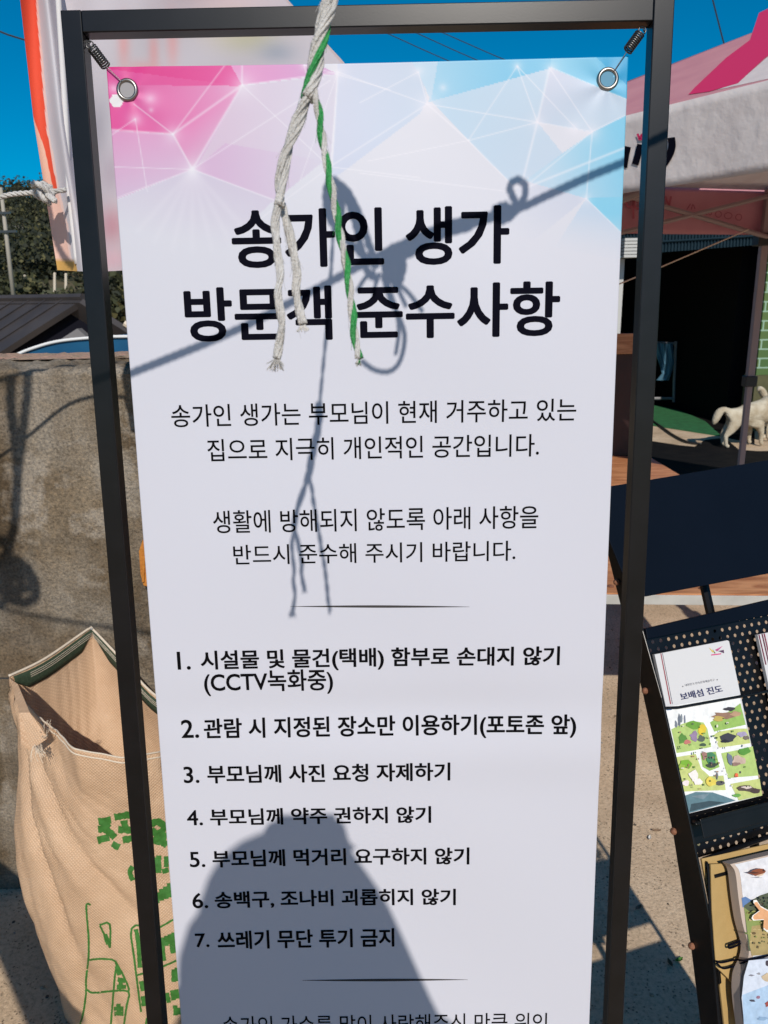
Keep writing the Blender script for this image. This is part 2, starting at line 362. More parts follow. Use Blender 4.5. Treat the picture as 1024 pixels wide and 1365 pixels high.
    me.from_pydata(P.reshape(-1, 3).tolist(), [], fs.tolist())
    me.polygons.foreach_set('use_smooth', [True]*len(fs)); me.materials.append(M_vinyl)
    cc = np.vstack([col.reshape(-1, 3), np.ones((len(vs2)*nu, 3))*base])
    set_print(me, lin(cc)*.80)
    link('sheet', me, root, solid=.0006)
    return root
BAN = banner()
fontscale = {}
def text_mesh(s, bold=0., spacing=1.):
    cu_ = bpy.data.curves.new('t', 'FONT'); cu_.body = s; cu_.size = 1.; cu_.offset = bold; cu_.space_character = spacing; cu_.resolution_u = 4
    o = bpy.data.objects.new('t', cu_); C.objects.link(o); dg = bpy.context.evaluated_depsgraph_get(); dg.update()
    me = bpy.data.meshes.new_from_object(o.evaluated_get(dg)); bpy.data.objects.remove(o)
    v = np.array([x.co for x in me.vertices]) if len(me.vertices) else np.zeros((0, 3)); f = [tuple(p.vertices) for p in me.polygons]
    bpy.data.meshes.remove(me); return v, f
def embolden(v, f, b, n=8):             # heavier weight: the outline moved round a small circle
    vs = []; fs = []
    for k in range(n):
        t = 2*math.pi*(k+.5)/n; w_ = v.copy(); w_[:, 0] += b*math.cos(t); w_[:, 1] += b*math.sin(t)*.8; w_[:, 2] = k*.00002
        fs += [tuple(i+len(v)*k for i in p) for p in f]; vs.append(w_)
    return np.vstack(vs), fs
def put_text(mb, s, xl, xr, ref, yt, yb, bold, spacing=1., off=.0006, refx=None, nat=0):
    v, f = text_mesh(s, 0., spacing); rv, _ = text_mesh(ref, 0.)
    if bold: v, f = embolden(v, f, bold); rv, _ = embolden(rv, [], bold)
    x0, x1 = v[:, 0].min(), v[:, 0].max(); r0_, r1_ = rv[:, 1].min(), rv[:, 1].max()
    rx = refx if refx is not None else xl+12
    (ua, va), (ub, vb) = uv(xl, .5*(yt+yb)), uv(xr, .5*(yt+yb))
    vtp, vbt = uv(rx, yt)[1], uv(rx, yb)[1]
    uu = ua+(v[:, 0]-x0)/(x1-x0)*(ub-ua); vv = vbt+(v[:, 1]-r0_)/(r1_-r0_)*(vtp-vbt)
    if nat: uu = ua+(v[:, 0]-x0)*abs(vbt-vtp)/(r1_-r0_)*nat
    mb.add([BS(a, b, off+c) for a, b, c in zip(uu, vv, v[:, 2])], f)
q = MB(); put_text(q, '송가인 생가', 308.6, 679.4, '송', 280, 357, .026, refx=340); q.build('title_line', M_ink, BAN)
q = MB(); put_text(q, '방문객 준수사항', 246, 746.6, '방', 383, 455.5, .026, refx=275)
q.build('title_line', M_ink, BAN)
for tx in (('송가인 생가는 부모님이 현재 거주하고 있는', 228, 768.3, '송', 540, 569.5, 245), ('집으로 지극히 개인적인 공간입니다.', 276, 719, '집', 585.5, 615, 292),
           ('생활에 방해되지 않도록 아래 사항을', 283.8, 718, '생', 681, 711, 298), ('반드시 준수해 주시기 바랍니다.', 311, 687.5, '반', 726.5, 752.5, 326)):
    q = MB(); put_text(q, *tx[:6], .007, refx=tx[6]); q.build('notice_line', M_ink2, BAN)
bo = .028
for nm, xl, xr, s, xt, xe, ref, yt, yb in [
    ('1.', 236, 259, '시설물 및 물건(택배) 함부로 손대지 않기', 267, 746.5, '시', 868, 893.5),
    ('2.', 241, 264, '관람 시 지정된 장소만 이용하기(포토존 앞)', 271, 768.4, '관', 959.5, 985),
    ('3.', 244.5, 267, '부모님께 사진 요청 자제하기', 276, 600.5, '부', 1021.5, 1045),
    ('4.', 249, 272, '부모님께 약주 권하지 않기', 279.7, 575, '부', 1079.5, 1101),
    ('5.', 252.7, 275, '부모님께 먹거리 요구하지 않기', 283, 626, '부', 1135, 1157),
    ('6.', 256.2, 279, '송백구, 조나비 괴롭히지 않기', 286, 608, '송', 1190, 1212),
    ('7.', 260, 281, '쓰레기 무단 투기 금지', 289.6, 525.8, '쓰', 1244.5, 1264)]:
    q = MB(); put_text(q, s, xt, xe, ref, yt, yb, bo, refx=xt+12)
    hh = yb-yt
    put_text(q, nm, xl, xr, nm[0], yt+.04*hh, yb-.02*hh, .017, refx=xl+8, nat=.98)
    if nm == '1.': put_text(q, '(CCTV녹화중)', 271.5, 443.7, 'C', 899.5, 922.3, .022, refx=290)
    q.build('rule_line', M_ink2, BAN)
q = MB(); put_text(q, '송가인 가수를 많이 사랑해주신 만큼 위인', 296.7, 730, '송', 1356, 1381, .003, refx=312); q.build('closing_line', M_ink2, BAN)
M_rule = mat('grey_ink', (.06, .055, .055), .8, spec=.05)
for xa, xb, yy in ((387, 626, 809.3), (403, 624, 1308.5)):
    q = MB(); xm = .5*(xa+xb); pts = [(xa, yy), (xm-20, yy-1.5), (xm+20, yy-1.6), (xb, yy-.4), (xm+20, yy+1.3), (xm-20, yy+1.4)]
    G = [[], []]
    for x in np.linspace(xa, xb, 14):
        h_ = 1.5*(1-abs((x-xm)/(xb-xa)*2)**1.6)+.15; G[0].append(BS(*uv(x, yy-h_), .0006)); G[1].append(BS(*uv(x, yy+h_), .0006))
    q.grid(G); q.build('divider_rule', M_rule, BAN)
# eyelets
def ring_mb(c, n_axis, r_in, r_out, thick, seg=40):
    n_axis = np.array(n_axis); a = BU; b = np.cross(n_axis, a); b /= np.linalg.norm(b); mb = MB(); vs = []
    prof = [(r_in, 0), (r_in+.15*(r_out-r_in), thick*.8), (.5*(r_in+r_out), thick), (r_out-.2*(r_out-r_in), thick*.7), (r_out, 0), (r_out-.3*(r_out-r_in), -thick*.3), (r_in, -thick*.6)]
    k = len(prof)
    for i in range(seg):
        t = 2*math.pi*i/seg
        for rr, h in prof: vs.append(c+rr*(math.cos(t)*a+math.sin(t)*b)+n_axis*h)
    return mb.add(vs, [(i*k+j, i*k+(j+1) % k, ((i+1) % seg)*k+(j+1) % k, ((i+1) % seg)*k+j) for i in range(seg) for j in range(k)])
def disc_mb(c, r, n_axis=BN):
    a = BU; b = np.cross(n_axis, a); b /= np.linalg.norm(b)
    return MB().poly([c+r*(math.cos(t)*a+math.sin(t)*b) for t in np.linspace(0, 2*math.pi, 32, endpoint=False)])
M_hole = mat('eyelet_shadowed_back', (.30, .29, .30), .7)
EYELET = []
for ex, ey in ((169.5, 119.5), (810.5, 105)):
    u_, v_ = uv(ex, ey); c = BS(u_, v_, .0008); EYELET.append(c)
    e = ring_mb(c, -BN, .0082, .0128, .0022).build('eyelet', M_steel, BAN, smooth=True)
    disc_mb(BS(u_, v_, .0009), .0083).build('eyelet_hole', M_hole if ex < 500 else mat('eyelet_blue_back', (.10, .27, .40), .7), e)
# springs
def spring(c0, c1, hook, eye, label):
    root = thing('tension_spring', label, 'spring', c0)
    c0, c1 = np.array(c0), np.array(c1); ax = c1-c0; Ln = np.linalg.norm(ax); ax /= Ln
    a = np.cross(ax, BN); a /= np.linalg.norm(a); b = np.cross(ax, a); n = 9; pts = []
    for i in range(n*14+1):
        t = 2*math.pi*i/14; pts.append(c0+ax*Ln*i/(n*14)+.0052*(math.cos(t)*a+math.sin(t)*b))
    MB().tube(pts, .00095, 6).build('coil', M_wire, root, smooth=True)
    lp = [c0+ax*(-.004+.0)+.0042*(math.cos(t)*a-math.sin(t)*ax) for t in np.linspace(-.3, 5.6, 18)]
    q = MB(); q.tube(lp, .0008, 6); q.tube(smoothpath([c0-ax*.006, .5*(c0+hook)+a*.002, hook]), .0008, 6); q.build('hook', M_wire, root, smooth=True)
    MB().tube(smoothpath([c1, .5*(c1+eye), eye]), .0006, 6).build('tie_wire', M_wire, root, smooth=True)
SPR = -.003
def P3(px, py, off): return hitp(px, py, BT+BN*off, BN)
spring(P3(123, 64, SPR), P3(141, 88, SPR), P3(114, 50, 0), EYELET[0]-BN*.002+BU*-.005-BD*.008, 'small steel coil spring at the upper left corner of the notice banner')
spring(P3(853, 45, SPR), P3(837, 67, SPR), P3(862, 36, 0), EYELET[1]-BN*.002+BU*.006-BD*.007, 'small steel coil spring at the upper right corner of the notice banner')
# ================================================================ ropes and twine in front of the banner
M_rope = mat('white_nylon_rope', (.74, .72, .69), .42, (.60, .57, .53), 60, bump=.45, bscale=700, trans=.15)
M_green = mat('green_twine', (.03, .30, .07), .45, (.02, .22, .05), 80, bump=.4, bscale=500)
RT = .468
def tw3(pts, d=.458):
    out = []
    for p in pts:
        x, y, k = (list(p)+[0])[:3]; r_ = ray(x, y); out.append(EYE+r_*(d+k))
    return out
def ply(mb, q, r, nf=8):                # one yarn: a core wrapped in fine filaments, with loose hairs
    q = np.array(q); mb.tube(q, r*.72, 7); N_, B_ = frames(q); s_ = np.r_[0, np.cumsum(np.linalg.norm(np.diff(q, axis=0), axis=1))]
    for k in range(nf):
        a = 2*math.pi*(s_/.075+k/nf)+.35*np.sin(s_*90+k*2); rr_ = r*(.70+.06*np.sin(s_*170+k*3))
        mb.tube(q+rr_[:, None]*(np.cos(a)[:, None]*N_+np.sin(a)[:, None]*B_), r*.30, 5)
    for _ in range(int(s_[-1]*110)):
        i = random.randrange(1, len(q)-1); a = random.random()*6.28; d = math.cos(a)*N_[i]+math.sin(a)*B_[i]; p = q[i]+d*r*.9; t_ = q[min(i+1, len(q)-1)]-q[i]; t_ = t_/(np.linalg.norm(t_)+1e-9)
        mb.tube(smoothpath([p, p+d*.0006+t_*.004, p+d*(.0006+.0016*random.random())+t_*.009], 3), .00011, 3)
tw_root = thing('hanging_twine', 'untied white and green twine dangling in front of the notice banner', 'twine', tw3([(440, 0)])[0])
knot_c = caster(447, 262, RT)
mbw = MB(); mbg = MB()
up_ = tw3([(446, -70)])[0]
for q in strands([knot_c, .5*(knot_c+up_)+np.array([.002, 0, 0]), up_], .0014, .05, 2): ply(mbw, q, .0017, 6)
top_path = tw3([(446, -75), (441, -10), (430, 45), (420, 90), (409, 132)])
for i, q in enumerate(strands(top_path, .0046, .062, 3, phase=1.0)):
    ply(mbg if i == 2 else mbw, q, .0032 if i < 2 else .0021)
wp = tw3([(409, 132), (396, 165), (382, 205), (375, 240), (373, 275)])
for q in strands(wp, .0028, .06, 2, phase=.4): ply(mbw, q, .0026)
w1 = tw3([(371, 272), (367, 300), (370, 335), (374, 365), (371, 395), (376, 430), (372, 462), (369, 478)])
w2 = tw3([(375, 272), (383, 298), (389, 325), (396, 360), (395, 390), (400, 415), (404, 432)], .468)
for q in strands(w1, .0012, .05, 2): ply(mbw, q, .0021)
for q in strands(w2, .0013, .05, 2, phase=2): ply(mbw, q, .0023)
for k in range(60):                      # frayed ends
    e0 = w1[-1]; s = (random.random()-.5); e1 = tw3([(367+s*24, 484+random.random()*12, (random.random()-.5)*.012)])[0]
    mbw.tube(smoothpath([e0+cr*s*.002, .5*(e0+e1)+cr*s*.001, e1], 4), .00022, 4)
for k in range(34):
    e0 = w2[-1]; s = (random.random()-.5); e1 = tw3([(404+s*18, 438+random.random()*5, .01)])[0]
    mbw.tube(smoothpath([e0+cr*s*.003, .5*(e0+e1), e1], 4), .0003, 4)
gp = tw3([(414, 108), (424, 145), (430, 185), (437, 225), (446, 270), (455, 320), (463, 360), (469, 410), (473, 445), (479, 478)])
for i, q in enumerate(strands(gp, .0020, .030, 2, phase=.6)): ply(mbg if i == 0 else mbw, q, .0017 if i else .0019, 7)
for k in range(8):
    e0 = gp[-1]; e1 = tw3([(474+random.random()*9, 484+random.random()*5)])[0]; (mbw if k % 2 else mbg).tube([e0, .5*(e0+e1), e1], .0005, 4)
mbw.build('white_strand', M_rope, tw_root, smooth=True); mbg.build('green_strand', M_green, tw_root, smooth=True)
# the rope strung overhead (its shadow lies across the banner)
rp = [caster(x, y, RT) for x, y in ((925, 172), (890, 188), (838, 213), (790, 232), (735, 256), (690, 276), (640, 288), (590, 300), (520, 332), (470, 358), (380, 405), (300, 445), (175, 497), (110, 523), (30, 554))]
q = rope_mb(rp, .0047, .04, 4)
def knot(mb, pts, rad): 
    for s in strands([caster(x, y, RT+d) for x, y, d in pts], rad, rad*7, 3): mb.tube(s, rad*.56, 6)
knot(q, [(655, 290, 0), (670, 272, .004), (690, 278, 0), (686, 262, 0), (680, 246, 0), (690, 236, 0), (701, 244, 0), (699, 262, 0), (684, 284, .004), (668, 292, -.004), (660, 276, .002), (676, 270, -.004)], .0042)
for k in range(3):
    knot(q, [(522+8*math.cos(t+k)+k*3, 352+ (16+4*k)*math.sin(t+k), .006*math.sin(2*t)) for t in np.linspace(0, 6.2, 10)], .0062)
knot(q, [(520, 338, .004), (560, 322, .006), (600, 306, .006), (640, 293, .006), (672, 282, .004)], .0047)
knot(q, [(512, 350, -.004), (545, 338, -.006), (590, 312, -.006), (630, 300, -.004)], .0043)
knot(q, [(445, 240, .004), (462, 252, .006), (478, 282, .006), (490, 318, .004), (503, 355, 0)], .0046)
knot(q, [(438, 252, .006), (441, 285, .008), (452, 305, .006), (470, 325, .004), (500, 352, 0)], .0046)
knot(q, [(505, 372, 0), (490, 360, 0), (482, 330, 0), (472, 290, 0), (460, 258, 0), (447, 238, 0), (438, 240, 0), (434, 258, 0), (437, 285, 0), (446, 300, 0)], .0042)
knot(q, [(446, 300, 0), (450, 270, .004), (444, 246, .004), (452, 252, 0), (456, 285, 0)], .0048)
knot(q, [(510, 365, 0), (520, 395, 0), (534, 425, 0), (540, 448, 0), (534, 478, 0), (520, 492, 0), (500, 490, 0), (482, 478, 0)], .003)
knot(q, [(515, 372, 0), (528, 410, 0), (532, 440, 0), (528, 470, 0)], .0026)
for k in range(5):
    a0 = caster(500+6*k, 360+3*k, RT); a1 = caster(476+22*k, 386+7*k, RT); q.tube(smoothpath([a0, .5*(a0+a1)+cu*.004, a1]), .0025, 6)
knot(q, [(30, 554, 0), (24, 540, .006), (34, 548, .01), (30, 562, .004), (22, 556, -.004), (30, 550, 0)], .005)
tag(q.build('overhead_rope', M_rope, smooth=True), 'white rope knotted overhead, its shadow slanting across the notice banner', 'rope')
# ================================================================ wall on the left
WY = 1.86
wt_a, wt_b = at(0, 497, WY), at(150, 490, WY); wk_a, wk_b = at(0, 476, WY+.26), at(150, 472, WY+.26)
WT = .5*(wt_a[2]+wt_b[2]); WK = .5*(wk_a[2]+wk_b[2])
def wall_mat():
    M = bpy.data.materials.new('rendered_concrete'); M.use_nodes = True; t = M.node_tree; N = t.nodes; b = N['Principled BSDF']
    b.inputs['Roughness'].default_value = .95; b.inputs['Specular IOR Level'].default_value = .15
    tc = N.new('ShaderNodeTexCoord')
    def noise(s, d=5, r=.6, off=(0, 0, 0)):
        mp = N.new('ShaderNodeMapping'); mp.inputs['Location'].default_value = off; t.links.new(tc.outputs['Object'], mp.inputs[0])
        n = N.new('ShaderNodeTexNoise'); n.inputs['Scale'].default_value = s; n.inputs['Detail'].default_value = d; n.inputs['Roughness'].default_value = r
        t.links.new(mp.outputs[0], n.inputs['Vector']); return n.outputs['Fac']
    def ramp(src, stops):
        c = N.new('ShaderNodeValToRGB'); e = c.color_ramp.elements
        while len(e) < len(stops): e.new(.5)
        for q, (p, col) in zip(e, stops): q.position = p; q.color = (*col, 1)
        t.links.new(src, c.inputs[0]); return c.outputs[0]
    def mix(f, a, bb, mode='MIX'):
        x = N.new('ShaderNodeMix'); x.data_type = 'RGBA'; x.blend_type = mode
        if isinstance(f, float): x.inputs[0].default_value = f
        else: t.links.new(f, x.inputs[0])
        t.links.new(a, x.inputs[6])
        if isinstance(bb, tuple): x.inputs[7].default_value = (*bb, 1)
        else: t.links.new(bb, x.inputs[7])
        return x.outputs[2]
    base = ramp(noise(3.2), [(.32, (.075, .054, .033)), (.5, (.155, .118, .078)), (.68, (.265, .215, .155))])
    patch = ramp(noise(5.5, 7, .62, (3.3, 0, 1.7)), [(.53, (0, 0, 0)), (.60, (.9, .9, .9))])
    base = mix(patch, base, (.33, .29, .24))
    pat2 = ramp(noise(2.1, 6, .6, (1.3, 2.2, .45)), [(.50, (0, 0, 0)), (.60, (.75, .75, .75))])
    base = mix(pat2, base, (.255, .225, .185))
    mpv = N.new('ShaderNodeMapping'); mpv.inputs['Scale'].default_value = (9, 9, .9); t.links.new(tc.outputs['Object'], mpv.inputs[0])
    nv = N.new('ShaderNodeTexNoise'); nv.inputs['Scale'].default_value = 1.; nv.inputs['Detail'].default_value = 6; t.links.new(mpv.outputs[0], nv.inputs['Vector'])
    stain = ramp(nv.outputs['Fac'], [(.38, (.62, .58, .54)), (.55, (1, 1, 1))]); base = mix(.8, base, stain, 'MULTIPLY')
    fine = ramp(noise(150, 5, .75), [(.3, (.30, .29, .28)), (.5, (.95, .95, .95)), (.7, (1.6, 1.5, 1.35))])
    base = mix(.85, base, fine, 'MULTIPLY')
    t.links.new(base, b.inputs['Base Color'])
    bp = N.new('ShaderNodeBump'); bp.inputs['Strength'].default_value = .9; bp.inputs['Distance'].default_value = .006
    t.links.new(noise(110, 6, .7), bp.inputs['Height'])
    bp2 = N.new('ShaderNodeBump'); bp2.inputs['Strength'].default_value = .4; bp2.inputs['Distance'].default_value = .02
    t.links.new(noise(9, 6, .7), bp2.inputs['Height']); t.links.new(bp.outputs[0], bp2.inputs['Normal']); t.links.new(bp2.outputs[0], b.inputs['Normal'])
    return M
M_wall = wall_mat(); M_cope = mat('pinkish_mortar', (.46, .27, .20), .9, (.34, .25, .17), 30, bump=.9, bscale=120)
wallo = thing('concrete_wall', 'weathered brown concrete garden wall behind the tan sack', 'wall', (-1.5, WY, 0))
xs = np.linspace(-3.2, -.05, 200); G = []
zrow = [0., .4, .8, 1.1, 1.3, 1.42, WT-.012]
q = MB()
G = [[(x, WY+.006*math.sin(x*9)*math.sin(z*7), z) for x in xs] for z in zrow]
G.append([(x, WY+.008+.008*random.random(), WT+.012*(random.random()-.5)) for x in xs])
for k in np.linspace(.12, .5, 5): G.append([(x, WY+.3*k, WT+(WK-WT)*min(1, k*1.7)+.012*(random.random()-.5)) for x in xs])
q.grid(G)
q.poly([(-.05, WY, 0), (-.05, WY+.3, 0), (-.05, WY+.3, WK), (-.05, WY, WT)])
q.build('wall_face', M_wall, wallo, smooth=False)
q = MB(); G = []
for i, k in enumerate(np.linspace(.42, 1, 8)):
    G.append([(x, WY+.004+.3*k, WT+.004+(WK-WT)*min(1, k*1.7)+(.006*(random.random()-.5) if 0 < i else 0)) for x in xs])
q.grid(G); q.poly([(-3.2, WY+.304, 0), (-.05, WY+.304, 0), (-.05, WY+.304, WK), (-3.2, WY+.304, WK)]); q.build('coping', M_cope, wallo)
def wallhit(px, py): return at(px, py, WY)
# orange glove-like rag at the wall, half behind the banner
q = MB(); pts = [(185, 735), (190, 720), (200, 712), (214, 716), (216, 745), (212, 775), (200, 783), (191, 781), (187, 765)]
G = []; cc = at(200, 748, WY-.03)
q.prism([at(x, y, WY-.03) for x, y in pts], (0, .022, 0)); 
for x0_, x1_ in ((193, 191), (201, 200)): q.tube([at(x0_, 725, WY-.032), at(x1_, 776, WY-.032)], .004, 6)
tag(q.build('work_glove', mat('orange_cloth', (.55, .22, .03), .8, (.45, .16, .02), 40, bump=.5, bscale=90), bevel=.006), 'orange cloth glove hanging on the concrete wall beside the notice banner', 'glove')
# ropes outside the frame on the left (they throw the shadows seen on the wall)
def wcast(pts, ratio, dr=0.): return [caster(x, y, ratio, wallhit) for x, y in pts]
q = MB()
for pts, rd in (([(-120, 548), (-40, 520), (20, 498), (75, 474), (140, 440)], .006),):
    q2 = rope_mb(wcast(pts, .30), rd, rd*7); q.add(q2.v, q2.f)
tag(q.build('guy_rope', M_rope, smooth=True), 'guy rope to the left, its thin shadow slanting over the top of the concrete wall', 'rope')
q = MB()
for pts, rd in (([(14, 500), (14, 540), (22, 600), (24, 650), (20, 700), (8, 745)], .013), ([(36, 492), (35, 530), (30, 580), (26, 620), (20, 680)], .012), ([(8, 745), (30, 752), (45, 772), (48, 792), (36, 803), (15, 798), (2, 780), (0, 755), (8, 742)], .013), ([(-20, 735), (0, 720), (12, 735), (0, 760), (-10, 775), (20, 800)], .014), ([(0, 742), (14, 760), (34, 766), (44, 780), (20, 786), (4, 770)], .012), ([(-10, 790), (12, 770), (30, 778), (10, 800), (-15, 806)], .012), ([(10, 735), (2, 760), (8, 785), (28, 800)], .011), ([(-60, 800), (0, 811), (60, 823), (145, 836), (230, 848)], .0045)):
    q2 = rope_mb(wcast(pts, .24), rd, rd*7); q.add(q2.v, q2.f)
tag(q.build('rope_bundle', M_rope, smooth=True), 'looped bundle of hanging rope to the left, throwing a shadow down the concrete wall', 'rope')
# ================================================================ printed cloth flag behind the frame
FY = 1.37
def flag():
    root = thing('printed_flag', 'tall printed cloth flag with orange edge hanging behind the black frame', 'flag', at(100, 358, FY))
    ys = np.linspace(-260, 360, 110); nx = 200; G = []; cols = []
    le = lambda y: np.interp(y, [-260, 0, 160, 255, 350, 362], [2, 27, 45, 60, 75, 77])
    re_ = lambda y: np.interp(y, [-260, 0, 80, 150, 360], [150, 383, 458, 500, 520])
    of = lambda y: np.interp(y, [-260, 0, 170, 255, 300, 360], [22, 48, 62, 77, 88, 94])   # right edge of the orange band
    for y in ys:
        row = []
        for s in np.linspace(0, 1, nx):
            x = le(y)+(re_(y)-le(y))*(s**1.5 if True else s)
            d = x-le(y)
            wob = .012*math.sin(d/9.+y*.004)*math.exp(-d/60.)+.02*math.sin(d/45.+y*.006+.8)*min(1, d/60)+.006*math.sin(y/40.+d/30.)
            fold = -.03*math.exp(-((d-36)/9.)**2)
            row.append(at(x, y+2*math.sin(d/30), FY+wob+fold+.0002*d))
            bw = of(y)-le(y)
            c = np.array([216, 211, 216.])
            if y < 345 and d < bw:
                c = np.array([238, 88, 62.])
                if y > 155 and d < np.interp(y, [155, 200, 255, 345], [0, 9, 12, 40]): c = np.array([246, 196, 172.])
                if y > 255: c = np.array([244, 200, 184.])
            elif d < bw+3: c = np.array([246, 214, 205.])
            if y > 347 and d < 26: c = np.array([214, 168, 96.])
            # blurred printed letters and picture
            if d > 50:
                def bl(cx_, cy_, sx, sy, t, kk):
                    k = kk*math.exp(-((x-cx_)/sx)**2-((y-cy_)/sy)**2); return c*(1-k)+np.array(t, float)*k
                c = np.array([205, 198, 204.])
                for a_ in [(165, 60, 8, 30, (226, 168, 168), .8), (205, 70, 7, 30, (226, 168, 168), .8), (230, 55, 8, 35, (226, 170, 170), .8), (190, 90, 22, 8, (226, 170, 170), .6), (330, 50, 40, 20, (188, 186, 150), .7), (370, 72, 25, 14, (150, 160, 176), .6), (300, 30, 40, 20, (214, 196, 160), .5),
                           (150, 300, 20, 26, (196, 140, 152), .8), (150, 230, 16, 30, (176, 160, 172), .7), (132, 170, 14, 40, (160, 156, 166), .6), (150, 345, 30, 16, (224, 178, 190), .7), (300, -60, 80, 60, (226, 150, 150), .6)]:
                    c = bl(*a_)
            if x > re_(y)-4: c = np.array([200, 182, 182.])
            cols.append(lin(c)*1.02)
        G.append(row)
    q = MB(); q.grid(G); o = q.build('flag_cloth', attr_mat('printed_cloth', .7, trans=.25, spec=.2), root, smooth=True); set_print(o.data, np.array(cols))
    MB().tube([at(np.interp(y, [-260, 0, 160, 255, 350], [24, 78, 88, 92, 103]), y, FY-.015) for y in np.linspace(-260, 352, 60)], .0045, 8).build('welt', mat('white_cloth', (.68, .66, .66), .8), root, smooth=True)
flag()
q = rope_mb([at(-320, 500, FY-.01), at(-150, 372, FY-.01), at(-60, 292, FY-.01), at(0, 263, FY-.02), at(40, 257, FY-.03), at(62, 256, FY-.04), at(88, 253, FY-.035)], .0042, .03)
q2 = []
for k, (ax_, ay_, dy_, cx__, cy__) in enumerate(((13, 8, .010, 59, 256), (9, 12, .012, 61, 257), (12, 10, -.012, 56, 254), (8, 7, .016, 66, 261))):
    pts = [at(cx__+ax_*math.cos(t), cy__+ay_*math.sin(t+.5*k), FY-.045-.006*k+dy_*math.cos(t+k)) for t in np.linspace(k*1.3, k*1.3+5.6, 10)]
    for s in strands(pts, .0048, .03, 3): q.tube(s, .0027, 6)
q.ball(at(60, 257, FY-.045), (.010, .010, .009), 8, .1)
for s in strands([at(60, 262, FY-.05), at(64, 268, FY-.055), at(66, 273, FY-.05)], .004, .03, 3): q.tube(s, .0023, 6)
tag(q.build('tie_rope', M_rope, smooth=True), 'white rope knotted round the orange edge of the printed flag', 'rope')
q = rope_mb([caster(x, y, .6, lambda a, b: at(a, b, FY)) for x, y in ((55, 235), (62, 275), (68, 305), (82, 335), (100, 360))], .005, .03)
tag(q.build('rope_tail', M_rope, smooth=True), 'loose rope tail out of view whose shadow curves down the printed flag', 'rope')
# ================================================================ woven sack
M_sack = mat('woven_plastic', (.74, .51, .33), .42, (.83, .595, .40), 9, bump=.25, bscale=60, spec=.35, trans=.22)
def weave(M):
    t = M.node_tree; N = t.nodes; b = N['Principled BSDF']; tc = N.new('ShaderNodeTexCoord'); old = b.inputs['Normal'].links[0].from_socket; hs__ = []
    for rot in ((0, R(40), 0), (0, R(-50), 0)):
        mp = N.new('ShaderNodeMapping'); mp.inputs['Rotation'].default_value = rot; wv = N.new('ShaderNodeTexWave'); wv.inputs['Scale'].default_value = 62; wv.inputs['Distortion'].default_value = 1.2; wv.inputs['Detail'].default_value = 1
        t.links.new(tc.outputs['Object'], mp.inputs[0]); t.links.new(mp.outputs[0], wv.inputs['Vector']); hs__.append(wv.outputs['Fac'])
    mm = N.new('ShaderNodeMath'); mm.operation = 'MULTIPLY'; t.links.new(hs__[0], mm.inputs[0]); t.links.new(hs__[1], mm.inputs[1])
    bp = N.new('ShaderNodeBump'); bp.inputs['Strength'].default_value = .45; bp.inputs['Distance'].default_value = .003; t.links.new(mm.outputs[0], bp.inputs['Height']); t.links.new(old, bp.inputs['Normal']); t.links.new(bp.outputs[0], b.inputs['Normal'])
    cm = N.new('ShaderNodeValToRGB'); cm.color_ramp.elements[0].color = (.84, .82, .80, 1); cm.color_ramp.elements[1].color = (1.06, 1.06, 1.06, 1); x = N.new('ShaderNodeMix'); x.data_type = 'RGBA'; x.blend_type = 'MULTIPLY'; x.inputs[0].default_value = 1
    src = b.inputs['Base Color'].links[0].from_socket; t.links.new(mm.outputs[0], cm.inputs[0]); t.links.new(src, x.inputs[6]); t.links.new(cm.outputs[0], x.inputs[7]); t.links.new(x.outputs[2], b.inputs['Base Color'])
weave(M_sack)
M_hemg = mat('green_webbing', (.035, .06, .03), .8, (.02, .04, .02), 200, bump=.4, bscale=300)
M_hemw = mat('cream_stitching', (.68, .58, .46), .7, bump=.3, bscale=300)
M_gpr = mat('green_print', (.028, .13, .016), .6, (.045, .19, .03), 90)
sack = thing('woven_sack', 'open tan woven sack with green print hanging at the concrete wall', 'sack', (-.55, 1.5, 0))
